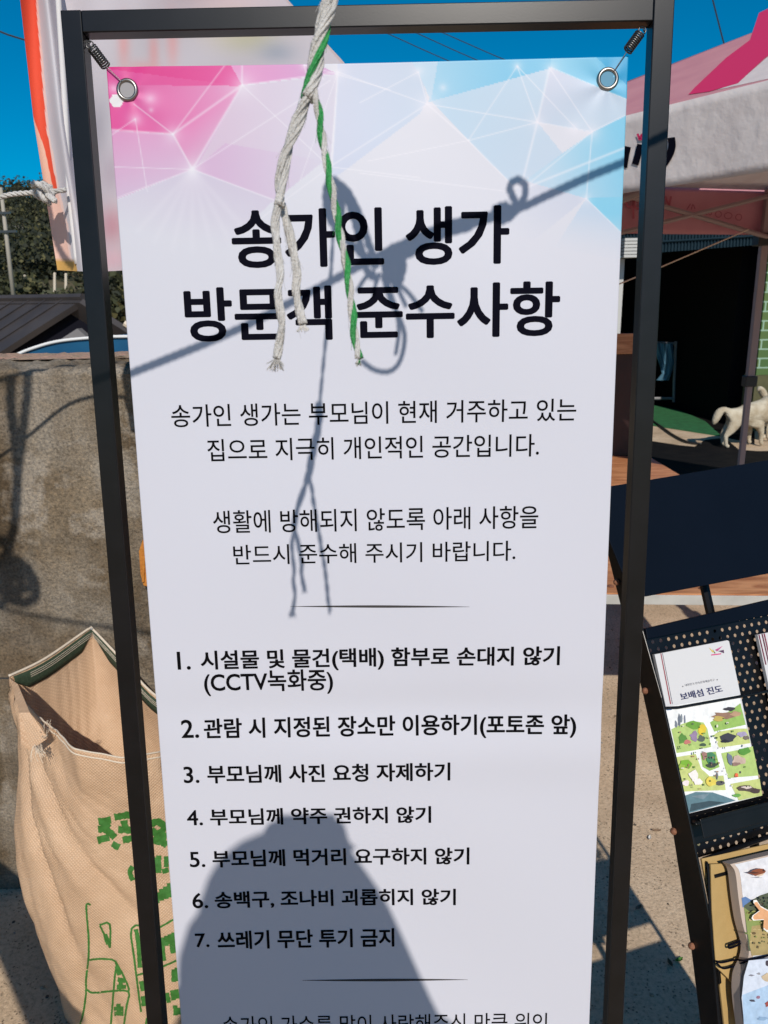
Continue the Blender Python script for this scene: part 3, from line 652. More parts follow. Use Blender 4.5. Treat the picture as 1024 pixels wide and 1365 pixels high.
def sack_build():
    kL, kA, kR = at(12, 902, 1.62), at(122, 838, 1.83), at(268, 985, 1.64)
    kF2, kF1, kF0, kFl = at(214, 1003, 1.43), at(165, 1009, 1.39), at(100, 998, 1.38), at(52, 955, 1.50)
    seg = [(kL, kA, 44, -.006), (kA, kR, 44, -.006), (kR, kF2, 18, 0), (kF2, kF1, 22, 0), (kF1, kF0, 26, 0), (kF0, kFl, 24, 0), (kFl, kL, 22, 0)]
    rim = []
    for a, b, n, sag in seg:
        for t in np.linspace(0, 1, n, endpoint=False): rim.append(a*(1-t)+b*t+np.array([0, 0, sag*4*t*(1-t)]))
    rim = np.array(rim); n = len(rim); sm = rim.copy()
    for _ in range(3): sm[1:-1] = .25*sm[:-2]+.5*sm[1:-1]+.25*sm[2:]
    corner = {0, 44}; keep = rim.copy(); rim = sm; rim[0] = keep[0]; rim[44] = keep[44]
    ctr = np.array([-.62, 1.585]); ang = np.unwrap(np.arctan2(rim[:, 1]-ctr[1], rim[:, 0]-ctr[0]))
    rows = []; nt_ = 90
    for t in np.linspace(0, 1, nt_):
        z = rim[:, 2]*(1-t)+.012*t
        ex = np.interp(t, [0, .3, .6, .85, 1], [-.625, -.615, -.60, -.575, -.56]); ey = np.interp(t, [0, .3, 1], [1.585, 1.565, 1.52])
        rx = np.interp(t, [0, .25, .55, .85, 1], [.215, .235, .245, .245, .23]); ry = np.interp(t, [0, .3, .7, 1], [.19, .17, .17, .15])
        E = np.stack([ex+rx*np.cos(ang), ey+ry*np.sin(ang), z], 1)
        wgt = min(1, t/.42); wgt = wgt*wgt*(3-2*wgt)
        P = rim*(1-wgt)+E*wgt; P[:, 2] = z
        # folds fanning from the tied left corner down the front
        an = (ang-ang[0]+math.pi) % (2*math.pi)-math.pi      # 0 at the left corner, + towards the front
        d = np.where(an >= -.3, an, 9)
        fan = np.arctan2(P[:, 0]-(kL[0]+.03), kL[2]-P[:, 2]+.04)     # angle from the plumb line through the tied corner
        amp = .020*np.clip(t/.05, 0, 1)*np.exp(-t*.9)*np.clip((d+.3)/.35, 0, 1)*np.exp(-np.maximum(d-2.3, 0)*2)*(.12+.88*np.clip((.80-fan)/.35, 0, 1))
        w1_ = np.abs(np.sin(fan*10.5+.5+.25*np.sin(t*5)))**.5; w2_ = np.abs(np.sin(fan*23+1.1+.5*np.sin(t*7)))**.7
        disp = amp*(w1_*1.5-1.0+.45*w2_)
        disp = disp+.0032*np.clip(t/.05, 0, 1)*(np.abs(np.sin(fan*41+2.2*np.sin(t*9)+1.3))**.45-.6)*np.clip((1.2-fan)/.5, 0, 1)*np.clip((d+.3)/.35, 0, 1)*np.exp(-np.maximum(d-2.3, 0)*2)+.0016*np.sin(P[:, 2]*55+an*9)*np.sin(an*19+t*7)
        disp = disp+.005*np.sin(an*7+t*8)*t+.003*np.sin(an*4-t*13)
        back = (an < -.02) & (an > -2.6)
        disp = np.where(back, .0007*np.sin(an*47+2*np.sin(an*9))*np.clip(t/.06, 0, 1)+.006*np.sin(an*5+3*t), disp)
        P[:, 0] += disp*np.cos(ang); P[:, 1] += disp*np.sin(ang)
        rows.append(P)
    rows = np.array(rows); q = MB()
    idx = lambda i, j: i*n+j % n
    q.add(rows.reshape(-1, 3), [(idx(i, j), idx(i+1, j), idx(i+1, j+1), idx(i, j+1)) for i in range(nt_-1) for j in range(n)])
    q.poly(rows[-1])
    q.build('sack_cloth', M_sack, sack, smooth=True, solid=.001)
    bv = BVHTree.FromPolygons([tuple(p) for p in rows.reshape(-1, 3)], [(idx(i, j), idx(i+1, j), idx(i+1, j+1), idx(i, j+1)) for i in range(nt_-1) for j in range(n)])
    # hem along the back rim: green webbing on the inside, pale edge on top
    cen = np.array([ctr[0], ctr[1]])
    def inward(p, d):
        v = np.r_[cen-p[:2], 0]; v /= np.linalg.norm(v); return p+v*d
    G = [[], [], [], []]
    for j in range(1, 89):
        for k, dz in enumerate((.003, .016, .030, .044)):
            p = rows[0][j].copy(); p2 = inward(p, .005+.002*(k in (1, 2)))
            p2[2] -= dz*min(1, .25+abs(j-44)/9., .3+j/10.); G[k].append(p2)
    q = MB(); q.grid(G); q.build('hem_webbing', M_hemg, sack, smooth=True, solid=.0015)
    q = MB()
    q.tube([rows[0][j]+np.array([0, 0, .002]) for j in range(0, 90)], .0032, 6)
    for dz in (.002, -.010): q.tube([rows[0][j % n]+np.array([0, -.003, dz]) for j in range(88, 178)], .0018, 6)
    for dz in (.009, .014, .019): q.tube([inward(rows[0][j], .0085)-np.array([0, 0, dz]) for j in range(8, 84)], .0006, 4)
    q.build('stitching', M_hemw, sack, smooth=True)
    # folded torn flap at the left corner
    fl = [(14, 905), (24, 912), (40, 950), (56, 968), (64, 984), (40, 1001), (29, 992), (26, 950), (18, 920)]
    def cast(x, y, off):
        d = Vector(ray(x, y).tolist()).normalized(); h = bv.ray_cast(Vector(EYE.tolist()), d)
        if h[0] is None: return None
        return np.array(h[0])-np.array(d)*off
    q = MB(); cf = at(38, 965, 1.44); q.poly([at(x, y, 1.42+(.18*max(0, 960-y)/60.)) for x, y in fl]); q.build('torn_flap', M_sack, sack, solid=.001)
    q = MB()
    for k in range(34):
        x0_, y0_ = (56+random.random()*10, 966+random.random()*18) if k < 12 else (44+random.random()*14, 999-random.random()*9)
        p0 = at(x0_, y0_, 1.415); p1 = at(x0_+(random.random()-.35)*12, y0_+(random.random()*22 if k >= 12 else -random.random()*10), 1.40)
        q.tube(smoothpath([p0, .5*(p0+p1)+np.array([.004*(random.random()-.5), -.004, 0]), p1], 4), .0006, 4)
    q.build('frayed_threads', M_hemw, sack)
    q = MB(); q.tube(smoothpath([at(-40, 902, 1.66), at(0, 904, 1.63), at(13, 904, 1.618)]), .0016, 6); q.build('tie_wire', M_wire, sack); q = MB(); q.tube(smoothpath([at(122, 838, 1.825), at(122, 839, 1.86)]), .003, 6); q.build('hook', M_wire, sack)
    # hand-lettered green print and line drawing
    q = MB()
    zx = lambda p: (100+p[0]/4.479, 1060+p[1]/4.479)
    def stroke(pts, wz):
        pts = [zx(p) for p in pts]; P = np.array(pts, float); P = smoothpath(P, 3) if len(P) > 2 else P
        d = np.r_[0, np.cumsum(np.hypot(*np.diff(P, axis=0).T))]; k = max(2, int(d[-1]/2)); s_ = np.linspace(0, d[-1], k)
        P = np.stack([np.interp(s_, d, P[:, 0]), np.interp(s_, d, P[:, 1])], 1)
        T = np.gradient(P, axis=0); T /= np.hypot(T[:, 0], T[:, 1])[:, None]+1e-9; Nn = np.stack([-T[:, 1], T[:, 0]], 1)*(wz/4.479/2)
        rowsl = []
        for f_ in (-1, -.33, .33, 1):
            rowsl.append([cast(*(p+nn*f_*(1+.35*(random.random()-.5))), 0.0018) for p, nn in zip(P, Nn)])
        for a in range(3):
            for b in range(k-1):
                c4 = [rowsl[a][b], rowsl[a+1][b], rowsl[a+1][b+1], rowsl[a][b+1]]
                if all(c is not None for c in c4): q.poly(c4)
    T_ = 42
    for pts in ([(140, 160), (215, 148)], [(205, 165), (160, 200), (138, 205)], [(170, 195), (210, 225), (238, 255)], [(135, 270), (205, 252)], [(222, 290), (265, 312)],
                [(236, 134), (345, 112)], [(292, 150), (300, 215)], [(258, 205), (345, 210)], [(285, 268), (350, 255)], [(400, 130), (380, 230)], [(365, 275), (430, 240)],
                [(448, 172), (490, 160), (530, 178), (520, 215), (470, 240)], [(455, 205), (490, 235), (548, 245)], [(465, 272), (520, 280), (550, 300)], [(560, 180), (575, 290)]): stroke(pts, T_)
    for pts in ([(345, 425), (328, 460), (345, 510)], [(475, 370), (475, 465)], [(500, 360), (502, 465)], [(470, 410), (515, 405)], [(545, 365), (545, 430)], [(520, 455), (560, 445)], [(515, 560), (520, 630)], [(540, 545), (545, 620)], [(562, 525), (568, 610)], [(490, 580), (492, 645)], [(510, 600), (570, 580)]): stroke(pts, 29)
    for pts in ([(520, 850), (530, 990)], [(545, 840), (548, 900)], [(565, 830), (585, 945)], [(590, 820), (592, 940)], [(590, 1040), (590, 1115)], [(610, 1030), (605, 1110)], [(550, 1180), (560, 1240)], [(580, 1165), (590, 1225)], [(605, 1160), (610, 1215)], [(600, 1255), (600, 1315)], [(620, 1270), (622, 1310)],
                [(250, 1020), (265, 1075)], [(255, 1100), (300, 1110)], [(250, 1145), (305, 1145)], [(270, 1095), (275, 1150)], [(232, 1275), (290, 1275)], [(260, 1245), (262, 1310)], [(235, 1305), (290, 1305)], [(180, 830), (200, 890)], [(365, 800), (380, 900), (388, 1030)], [(395, 1110), (405, 1170)], [(405, 1200), (412, 1260)]): stroke(pts, 27)
    for pts in ([(94, 655), (68, 655), (74, 760), (82, 870), (80, 980), (66, 1100), (66, 1180), (52, 1290), (30, 1375)], [(82, 985), (150, 978), (242, 992), (238, 1080), (228, 1200), (214, 1375)], [(66, 1158), (105, 1180), (200, 1172), (318, 1172), (308, 1260), (292, 1375)], [(242, 992), (285, 1070), (320, 1150), (318, 1172)],
                [(146, 776), (207, 770), (209, 912)], [(150, 780), (178, 840), (209, 912)], [(440, 775), (338, 795), (352, 960), (372, 1120), (395, 1295)], [(372, 1075), (520, 1030)], [(505, 790), (590, 742)], [(525, 1024), (605, 988)], [(430, 1330), (422, 1375)]): stroke(pts, 12)
    q.build('green_print', M_gpr, sack)
sack_build()
zs = 1.0; shft = -LD*(zs/-LD[2])  # bench added out of view, sized to throw shade beside the sack
bn = thing('added_shade_bench', 'tall narrow bench added out of view at the left to shade the ground beside the sack', 'bench', np.array([-.75, .3, 0]))
A0, e1_, e2_ = np.array([-.81, 1.40, 0]), np.array([-.63, .776, 0]), np.array([.776, .63, 0])
q = MB(); q.box(A0+shft*1-np.array([0, 0, .03]), e1_*.75, e2_*.13, (0, 0, .03)); q.build('added_bench_seat', M_wood, bn, bevel=.004)
for i_, j_ in ((.03, .01), (.68, .01), (.03, .07), (.68, .07)):
    p = A0+shft+e1_*i_+e2_*j_; q = MB(); q.box((p[0], p[1], 0), e1_*.04, e2_*.04, (0, 0, zs-.031)); q.build('leg', M_wood, bn)  # legs of the added shade bench
# ================================================================ left background
# hill with scrub
hx = np.linspace(-700, 1500, 60)
def ridge(x): return np.interp(x, [-700, -200, 0, 30, 70, 200, 500, 800, 1500], [300, 275, 268, 262, 262, 285, 340, 372, 375])
def hillpt(x, t):                        # t 0 foot .. 1 ridge
    y = 404+(ridge(x)-404)*t**.9; return at(x, y, 45+90*t)
q = MB(); q.grid([[hillpt(x, t)+np.array([0, 0, (random.random()-.5)*.6]) for x in hx] for t in np.linspace(0, 1, 30)])
back = [hillpt(x, 1.) for x in hx]; q.grid([back, [p+np.array([0, 60, -25]) for p in back]])
M_scrub = mat('dry_hillside', (.05, .055, .02), .95, (.12, .09, .045), .35)
tag(q.build('hill', M_scrub, smooth=True), kind='structure')
q = MB(); q.grid([[at(x, 404-(404-y)*1.0, Y) for x in np.linspace(-500, 700, 12)] for y, Y in ((412, 26), (402, 34), (396, 40), (390, 46), (384, 52))])
tag(q.build('field', mat('dry_field', (.16, .11, .055), .95, (.09, .10, .03), .6)), kind='structure')
M_leafs = [mat('dark_foliage', (.016, .020, .009), .8), mat('mid_foliage', (.042, .046, .016), .8), mat('olive_foliage', (.10, .092, .033), .8)]
def clump(q, c, rad, n, size, bias=0.):
    c = np.asarray(c, float)
    for _ in range(n):
        d = rng.normal(size=3); d /= np.linalg.norm(d); p = c+d*rad*(rng.random()**.4)
        a = rng.normal(size=3); a /= np.linalg.norm(a); b = np.cross(a, rng.normal(size=3)); b /= np.linalg.norm(b); s = size*(.5+rng.random())
        q.k = int(min(2, max(0, rng.normal(.9+bias, .7)))); q.add([p-a*s, p+b*s*.7, p+a*s, p-b*s*.7], [(0, 1, 2, 3)])
q = MB()
for _ in range(470):
    x = rng.uniform(-90, 330); t = rng.uniform(.14, 1)
    p = hillpt(x, t); r_ = rng.uniform(1.2, 2.8); clump(q, p+np.array([0, -.6, r_*.6]), np.array([r_, r_, r_*.9]), 120, .19, rng.normal(0, .6))
for x in np.linspace(-40, 60, 16):
    p = hillpt(x+rng.normal()*3, 1.); clump(q, p+np.array([0, 0, 1.2]), np.array([1.1, 1.1, 1.5]), 50, .3)
tag(q.build('woodland', M_leafs), 'dark green scrub wood covering the hillside', 'woodland', kind='stuff')
for k, (x, y, r_) in enumerate(((22, 312, 1.9), (42, 318, 2.3), (26, 323, 1.5), (48, 327, 1.4))):
    t = 1-(y-262)/142.; q = MB(); q.ball(at(x, y, 45+90*t-4), (r_*.8, r_*.6, r_*.5), 7, .5)
    tag(q.build('boulder', mat('pale_rock', (.22, .20, .16), .9, (.12, .11, .09), 1.5), smooth=False), ['pale boulder uppermost among the scrub on the hill', 'largest pale boulder in the scrub on the hill', 'pale boulder below and left of the largest one on the hill', 'lowest pale boulder in the scrub on the hill'][k], 'boulder', 'boulders on the hillside')
def tree(x, y, Y, h_, rad, label, name='bushy_tree', cat='tree'):
    base = at(x, y, Y); base[2] = max(base[2], 0); root = thing(name, label, cat, base)
    q = MB(); q.tube(smoothpath([base, base+np.array([.05, 0, h_*.4]), base+np.array([-.05, 0, h_*.8])]), np.linspace(.09, .03, 17), 6)
    for k in range(4): q.tube([base+np.array([0, 0, h_*(.3+.1*k)]), base+np.array([rad*.6*math.cos(k*1.7), rad*.6*math.sin(k*1.7), h_*(.5+.1*k)])], .025, 5)
    q.build('trunk', mat('bark', (.10, .07, .05), .9), root)
    q = MB()
    for _ in range(26):
        d = rng.normal(size=3); d /= np.linalg.norm(d); c = base+np.array([0, 0, h_*.6])+d*np.array([rad, rad, h_*.36])*rng.random()**.5
        clump(q, c, rad*.36, 50, .07*rad+.02, .4)
    q.build('crown', M_leafs, root)
tree(148, 462, 22, 2.0, 1.1, 'olive green bushy tree beside the dark gable roof, beyond the frame post')
tree(168, 470, 24, 2.2, 1.2, 'dark bushy tree beyond the wall, nearest the white banner edge')
tree(108, 440, 27, 1.3, 1.0, 'low yellowish bush behind the roof ridge of the dark house', 'bush', 'bush')
tree(28, 405, 38, 1.0, 1.6, 'low green bush at the field edge left of the utility pole', 'bush', 'bush')
# utility pole and fence posts
p = at(19, 402, 30); t_ = at(1, 250, 30); root = thing('utility_pole', 'pale leaning concrete utility pole on the hillside', 'utility pole', p)
q = MB(); q.tube([p, .5*(p+t_), t_], [.085, .075, .06], 10); q.build('pole', mat('pole_concrete', (.36, .33, .28), .8), root, smooth=True)
for z, w_ in ((.62, .45), (.78, .3)):
    q = MB(); c = p*(1-z)+t_*z; q.abox(c[0]-w_, c[0]+w_, c[1]-.14, c[1]-.08, c[2]-.04, c[2]+.04); q.build('cross_arm', M_wire, root)
for k, (x, y0, y1) in enumerate(((33, 368, 388), (73, 365, 388), (88, 366, 382), (152, 366, 392))):
    a, b = at(x, y1+4, 42), at(x, y0, 42); q = MB(); q.tube([a, .5*(a+b), b], .07, 6); q.ball(b, .075, 4)
    tag(q.build('fence_post', M_hemw), ['leftmost thin pale fence post below the wooded hill', 'thin pale fence post right below the printed flag hem', 'short fence post just right of the one under the flag hem', 'thin pale fence post seen between frame post and banner'][k], 'fence post', 'fence posts at the field edge')
# dark house
M_roof = mat('brown_metal_roof', (.040, .036, .038), .5, (.055, .048, .048), 2, spec=.4)
def roof_mat():
    M = M_roof; t = M.node_tree; b = t.nodes['Principled BSDF']; tc = t.nodes.new('ShaderNodeTexCoord')
    return M
hs_ = thing('dark_house', 'dark house with a brown metal gable roof beyond the wall', 'house', at(60, 480, 13)*np.array([1, 1, 0]))
ap = at(90, 399, 13); lb = at(-160, 560, 13); rb = at(190, 462, 13); dirb = np.array([-9., 5.2, 0.1])
ap2 = ap+dirb; lb2 = lb+dirb; rb2 = rb+dirb
def slab(a, b, c, d, th): 
    q = MB(); n = np.cross(b-a, d-a); n /= np.linalg.norm(n); n = n if n[2] > 0 else -n; q.prism([a, b, c, d], -n*th); return q
ov = np.array([.35, -.25, 0])
q = slab(ap+ov, lb+ov, lb2, ap2, .10)
for k in range(1, 26):
    f_ = k/26.; a = ap+ov+(ap2-ap-ov)*f_; b = lb+ov+(lb2-lb-ov)*f_; q.tube([a+np.array([0, 0, .02]), b+np.array([0, 0, .02])], .016, 4)
q.build('roof_slope', M_roof, hs_)
slab(ap+ov, rb+ov, rb2, ap2, .10).build('roof_slope', M_roof, hs_)
q = MB(); q.tube([ap+ov+np.array([0, 0, .03]), ap2+np.array([0, 0, .03])], .06, 6); q.build('ridge_cap', M_roof, hs_)
q = MB(); gz = lambda p: np.array([p[0], p[1], .0]); q.prism([ap-np.array([0, 0, .1]), lb-np.array([0, 0, .1]), gz(lb), gz(rb), rb-np.array([0, 0, .1])], (0, .2, 0)); q.build('gable_wall', mat('navy_cladding', (.006, .006, .011), .8, spec=.1), hs_)
q = MB(); q.tube([.45*ap+.55*rb+ov+np.array([0, -.03, .04]), rb+ov+np.array([0, -.03, .04])], .05, 6); q.build('barge_board', M_hemw, hs_)
q = MB(); q.prism([at(72, 458, 12.6), at(103, 438, 12.6), at(126, 458, 12.6), at(126, 490, 12.6), at(72, 490, 12.6)], (0, .2, 0)); q.build('porch_gable', mat('grey_render', (.17, .165, .17), .8), hs_)
# blue vaulted canopy just beyond the wall
bc = thing('blue_canopy', 'blue vaulted sheet canopy with white edge just behind the wall', 'canopy', at(100, 480, 4.2)*np.array([1, 1, 0]))
cv = smoothpath([at(x, y, 4.2) for x, y in ((-30, 500), (8, 482), (25, 473), (45, 465), (75, 456.5), (112, 452), (165, 449.5), (230, 452), (300, 470), (340, 492))], 5)
q = MB(); q.prism(list(cv)+[cv[-1]-np.array([0, 0, .25]), cv[0]-np.array([0, 0, .25])], (0, 1.6, 0)); q.build('vault_sheet', mat('blue_sheet', (.005, .07, .16), .4, (.008, .09, .19), 5), bc)
q = MB(); q.tube(cv+np.array([0, -.008, .004]), .009, 6); q.build('edge_trim', mat('white_trim', (.75, .74, .72), .6), bc, smooth=True)
for p in (cv[0], cv[-1]):
    q = MB(); q.abox(p[0]-.04, p[0]+.04, p[1]+.1, p[1]+.18, 0, p[2]-.2); q.build('leg', M_wire, bc)
# overhead wires
for k, (a, b, Y, r_) in enumerate((((-60, 18), (80, 68), 12, .012), ((480, 28), (660, 108), 40, .02), ((520, 28), (700, 108), 40, .02), ((555, 28), (740, 108), 40, .02), ((940, -40), (985, 130), 14, .012))):
    A, B = at(*a, Y), at(*b, Y); q = MB(); q.tube([A, .5*(A+B)-np.array([0, 0, .03]), B], r_, 5)
    tag(q.build('power_line', mat('cable_black', (.02, .02, .022), .6)), ['thin black power line crossing the sky left of the orange flag', 'leftmost of three faint wires in the sky above the banner', 'middle of three faint wires in the sky above the banner', 'rightmost of three faint wires in the sky above the banner', 'black wire hanging in the sky above the pink tent roof'][k], 'wire', 'overhead wires')
# ================================================================ event tent
M_tentw = mat('white_polyester', (.86, .80, .78), .75, (.80, .73, .71), 9, bump=.6, bscale=17, trans=.3, spec=.2)
M_tentp = mat('pink_polyester', (.72, .36, .40), .75, (.66, .31, .36), 5, trans=.3, bump=.15, bscale=12, spec=.2)
M_tentr = mat('crimson_print', (.60, .03, .12), .75, spec=.2)
M_tentf = mat('tent_frame_paint', (.30, .23, .23), .55)
EZ, VZ = 2.31, 2.02
c1, c2, c3, c4 = np.array([0., 4.8, 0]), np.array([1.78, 2.26, 0]), np.array([4.5, 3.2, 0]), np.array([2.72, 5.6, 0]); pk = np.array([2.15, 4.2, 2.96])
tent = thing('event_tent', 'white and pink pop-up event tent at the upper right', 'tent', (2.2, 4, 0))
Zf = lambda p, z: np.array([p[0], p[1], z])
for nm2, (a, b, mm, nm) in enumerate(((c1, c2, M_tentp, 'roof_panel'), (c2, c3, M_tentp, 'roof_panel'), (c3, c4, M_tentp, 'roof_panel'), (c4, c1, M_tentw, 'roof_panel'))):
    G = []
    for i in np.linspace(0, 1, 14):
        e0 = Zf(a, EZ)*(1-i)+Zf(b, EZ)*i; G.append([e0*(1-j)+pk*j-np.array([0, 0, (.0 if nm2 == 0 else .10)*math.sin(math.pi*j)*(1-.4*abs(2*i-1))]) for j in np.linspace(0, 1, 14)])
    q = MB(); q.grid(G); q.build(nm, mm, tent, smooth=True, solid=.002)
def rp_(px, py, off=.02):                # on the front roof panel's plane
    n = np.cross(Zf(c2, EZ)-Zf(c1, EZ), pk-Zf(c1, EZ)); n /= np.linalg.norm(n); n = n if n[1] < 0 else -n
    P = hitp(px, py, Zf(c1, EZ), n); return P+n*off
q = MB(); q.poly([rp_(*p, .003) for p in ((918, 127), (926, 118), (968, 78), (1000, 54), (1012, 18), (1090, -20), (1090, 30), (1020, 78), (984, 112), (946, 123))]); q.build('roof_print', M_tentr, tent)
q = MB(); q.poly([rp_(*p, .0025) for p in ((955, 121), (984, 111), (1022, 78), (1090, 30), (1090, 86), (1024, 106))]); q.build('roof_print', M_tentw, tent)
def valance(a, b, mm, out, wig=.006):
    G = []; L = np.linalg.norm(b-a); d = (b-a)/L; n = np.array([-d[1], d[0], 0]); n = n if n@(.5*(a+b)-np.array([pk[0], pk[1], 0])) > 0 else -n
    for i in np.linspace(0, 1, 90):
        G.append([Zf(a, 0)*(1-i)+Zf(b, 0)*i+np.array([0, 0, EZ+.005-(EZ-VZ)*j+.012*j*math.sin(i*9)*0])+n*out*(.012+.8*wig*j*math.sin(i*23+.8)+.25*wig*j*math.sin(i*61)) for j in np.linspace(0, 1, 10)])
    q = MB(); q.grid(G); q.build('valance', mm, tent, smooth=True, solid=.0015)
valance(c1, c2, M_tentw, 1); valance(c2, c3, M_tentw, 1); valance(c3, c4, M_tentp, 1); valance(c4, c1, M_tentp, 1)
def vplane(a, b, px, py, off):
    d = (b-a)/np.linalg.norm(b-a); n = np.array([-d[1], d[0], 0]); n = n if n@np.array([0, -1, 0]) > 0 else -n
    return hitp(px, py, Zf(a, 2.2), n)+n*off
def vstroke(q, a, b, pts, w_, off=.0195):
    P = smoothpath(np.array([(*p, 0.) for p in pts]), 5)[:, :2] if len(pts) > 2 else np.array(pts, float)
    T = np.gradient(P, axis=0); T /= np.hypot(T[:, 0], T[:, 1])[:, None]+1e-9; N_ = np.stack([-T[:, 1], T[:, 0]], 1)*w_/2
    G = [[vplane(a, b, *(p+n), off) for p, n in zip(P, N_)], [vplane(a, b, *(p-n), off) for p, n in zip(P, N_)]]; q.grid(G)
q = MB()
for pts, w_ in (([(841, 196), (838, 210), (836, 224)], 9), ([(858, 193), (855, 206), (851, 220)], 9), ([(872, 192), (876, 200), (874, 218)], 9), ([(899, 184), (900, 196), (895, 210), (882, 228)], 10), ([(800, 200), (812, 210), (806, 224)], 9)): vstroke(q, c1, c2, pts, w_)
q.build('valance_lettering', M_ink, tent)
q = MB()
for pts in ([(854, 179), (857, 185), (860, 180), (862, 186), (866, 178)], [(855, 186), (866, 186)]): vstroke(q, c1, c2, pts, 3)
q.build('crown_emblem', M_tentr, tent)
q = MB(); M_let = mat('rose_lettering', (.42, .10, .14), .8)
def oval(cx_, cy_, rx_, ry_): return [(cx_+rx_*math.cos(t), cy_+ry_*math.sin(t)) for t in np.linspace(0, 2*math.pi, 14)]
for pts in (oval(837, 268, 5, 9), oval(848, 270, 5, 9), [(842, 262), (842, 292)], oval(862, 271, 5, 9), [(856, 263), (856, 294)], [(892, 262), (888, 281)], [(884, 262), (889, 274)]): vstroke(q, c4, c1, pts, 3, .02)
for pts in ([(913, 280), (918, 272)], [(919, 280), (921, 273), (924, 279)], [(922, 286), (930, 287)], [(932, 281), (932, 287)], [(936, 282), (940, 287)], oval(944, 284, 2, 3), oval(955, 286, 4, 4), oval(968, 288, 5, 4), oval(982, 290, 4, 4)): vstroke(q, c4, c1, pts, 1.2, .02)
q.build('valance_lettering', M_let, tent)
tcen = np.array([pk[0], pk[1], 0]); inw = lambda p, d=.09: p+(tcen-p)/np.linalg.norm(tcen-p)*d
for p in (c1, c2, c3, c4):
    p = inw(p) if p is not c4 else at(1004, 462, 5.52)*np.array([1, 1, 0]); q = MB(); x, y = p[0], p[1]; q.abox(x-.024, x+.024, y-.024, y+.024, 1.02, EZ); lg = q.build('leg', M_tentf, tent, bevel=.004)
    q = MB(); q.abox(x-.019, x+.019, y-.019, y+.019, 0, 1.06); q.abox(x-.06, x+.06, y-.06, y+.06, 0.004, .012); q.build('leg_extension', M_tentf, lg, bevel=.003)
    q = MB(); q.abox(x-.042, x+.042, y-.036, y+.036, 1.0, 1.075); q.build('leg_clamp', mat('black_plastic', (.015, .015, .015), .5), lg, bevel=.006)
    q = MB(); q.abox(x-.06, x+.06, y-.05, y+.05, 1.95, 2.03); q.build('slide_bracket', mat('black_plastic', (.015, .015, .015), .5), lg, bevel=.006)
for a, b in ((c1, c2), (c2, c3), (c3, c4), (c4, c1)):
    a, b = inw(a, .11), inw(b, .11); m_ = .5*(a+b); q = MB()
    for p, r_ in ((a, m_), (m_, b)):
        q.tube([Zf(p, EZ-.03), Zf(r_, VZ-.03)], .016, 6); q.tube([Zf(p, VZ-.03), Zf(r_, EZ-.03)], .016, 6)
    q.build('truss', M_tentf, tent)
q = MB()
for p in (c1, c2, c3, c4): q.tube([Zf(inw(p), EZ-.03), pk-np.array([0, 0, .06])], .016, 6)
q.build('roof_rafter', M_tentf, tent)
q = MB(); a, b = vplane(c4, c1, 905, 325, 1.2), at(806, 380, 3.2); q.tube([at(998, 306, 5.4), at(886, 354, 4.6), at(700, 430, 3.4)], .004, 5)
tag(q.build('guy_line', M_hemw), 'thin white guy line running down from the far tent leg', 'cord')
# ================================================================ shed with the dark opening
shed = thing('open_shed', 'dark open shed with a blue sheet eave beyond the tent', 'shed', (4, 12, 0))
e0, e1 = at(760, 297, 9.7), at(1022, 290, 9.7); zb0, zb1 = at(760, 346, 9.7)[2], at(1013, 326, 9.7)[2]
q = MB(); nrib = 60; G = []
for i in range(nrib*4+1):
    f_ = i/(nrib*4); p = e0*(1-f_)+e1*f_; o_ = .02*(1 if (i//2) % 2 else 0); G.append([p+np.array([0, -o_, 0]), np.array([p[0], p[1]-o_, zb0*(1-f_)+zb1*f_])])
q.grid(G)
hgt = (e0[2]-zb0)
for k in (1, 2):
    zz = k/3.; q.tube([e0*(1-0)-np.array([0, .03, hgt*zz]), e1-np.array([0, .03, (e1[2]-zb1)*zz])], .012, 5)
q.build('eave_sheet', mat('shaded_blue_sheet', (.005, .019, .030), .6, (.008, .024, .036), 3, spec=.15), shed)  # blue darkened to carry the shade under the tent
x0, x1 = e0[0]-2, e1[0]
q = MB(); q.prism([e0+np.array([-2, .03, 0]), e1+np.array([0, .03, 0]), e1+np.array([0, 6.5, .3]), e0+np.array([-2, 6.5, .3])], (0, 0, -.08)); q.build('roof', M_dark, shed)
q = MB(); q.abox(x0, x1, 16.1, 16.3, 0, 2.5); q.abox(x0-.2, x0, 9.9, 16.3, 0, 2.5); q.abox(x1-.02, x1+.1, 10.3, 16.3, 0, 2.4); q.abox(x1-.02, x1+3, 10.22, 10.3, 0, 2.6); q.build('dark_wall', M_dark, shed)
q = MB(); a, b = at(829, 345, 9.8), at(829, 399, 9.8); q.abox(a[0]-.035, a[0]+.03, 9.78, 9.84, 0, a[2]); q.build('door_post', mat('pale_aluminium', (.48, .48, .46), .5), shed)
q = MB(); a, b = at(832, 317, 9.5), at(857, 343, 9.5)
for k in range(6):
    z = b[2]+(a[2]-b[2])*k/6; q.abox(a[0], b[0], 9.46, 9.6, z, z+(a[2]-b[2])/6*.8)
q.build('vent_louvre', mat('pale_aluminium', (.48, .48, .46), .5), shed)
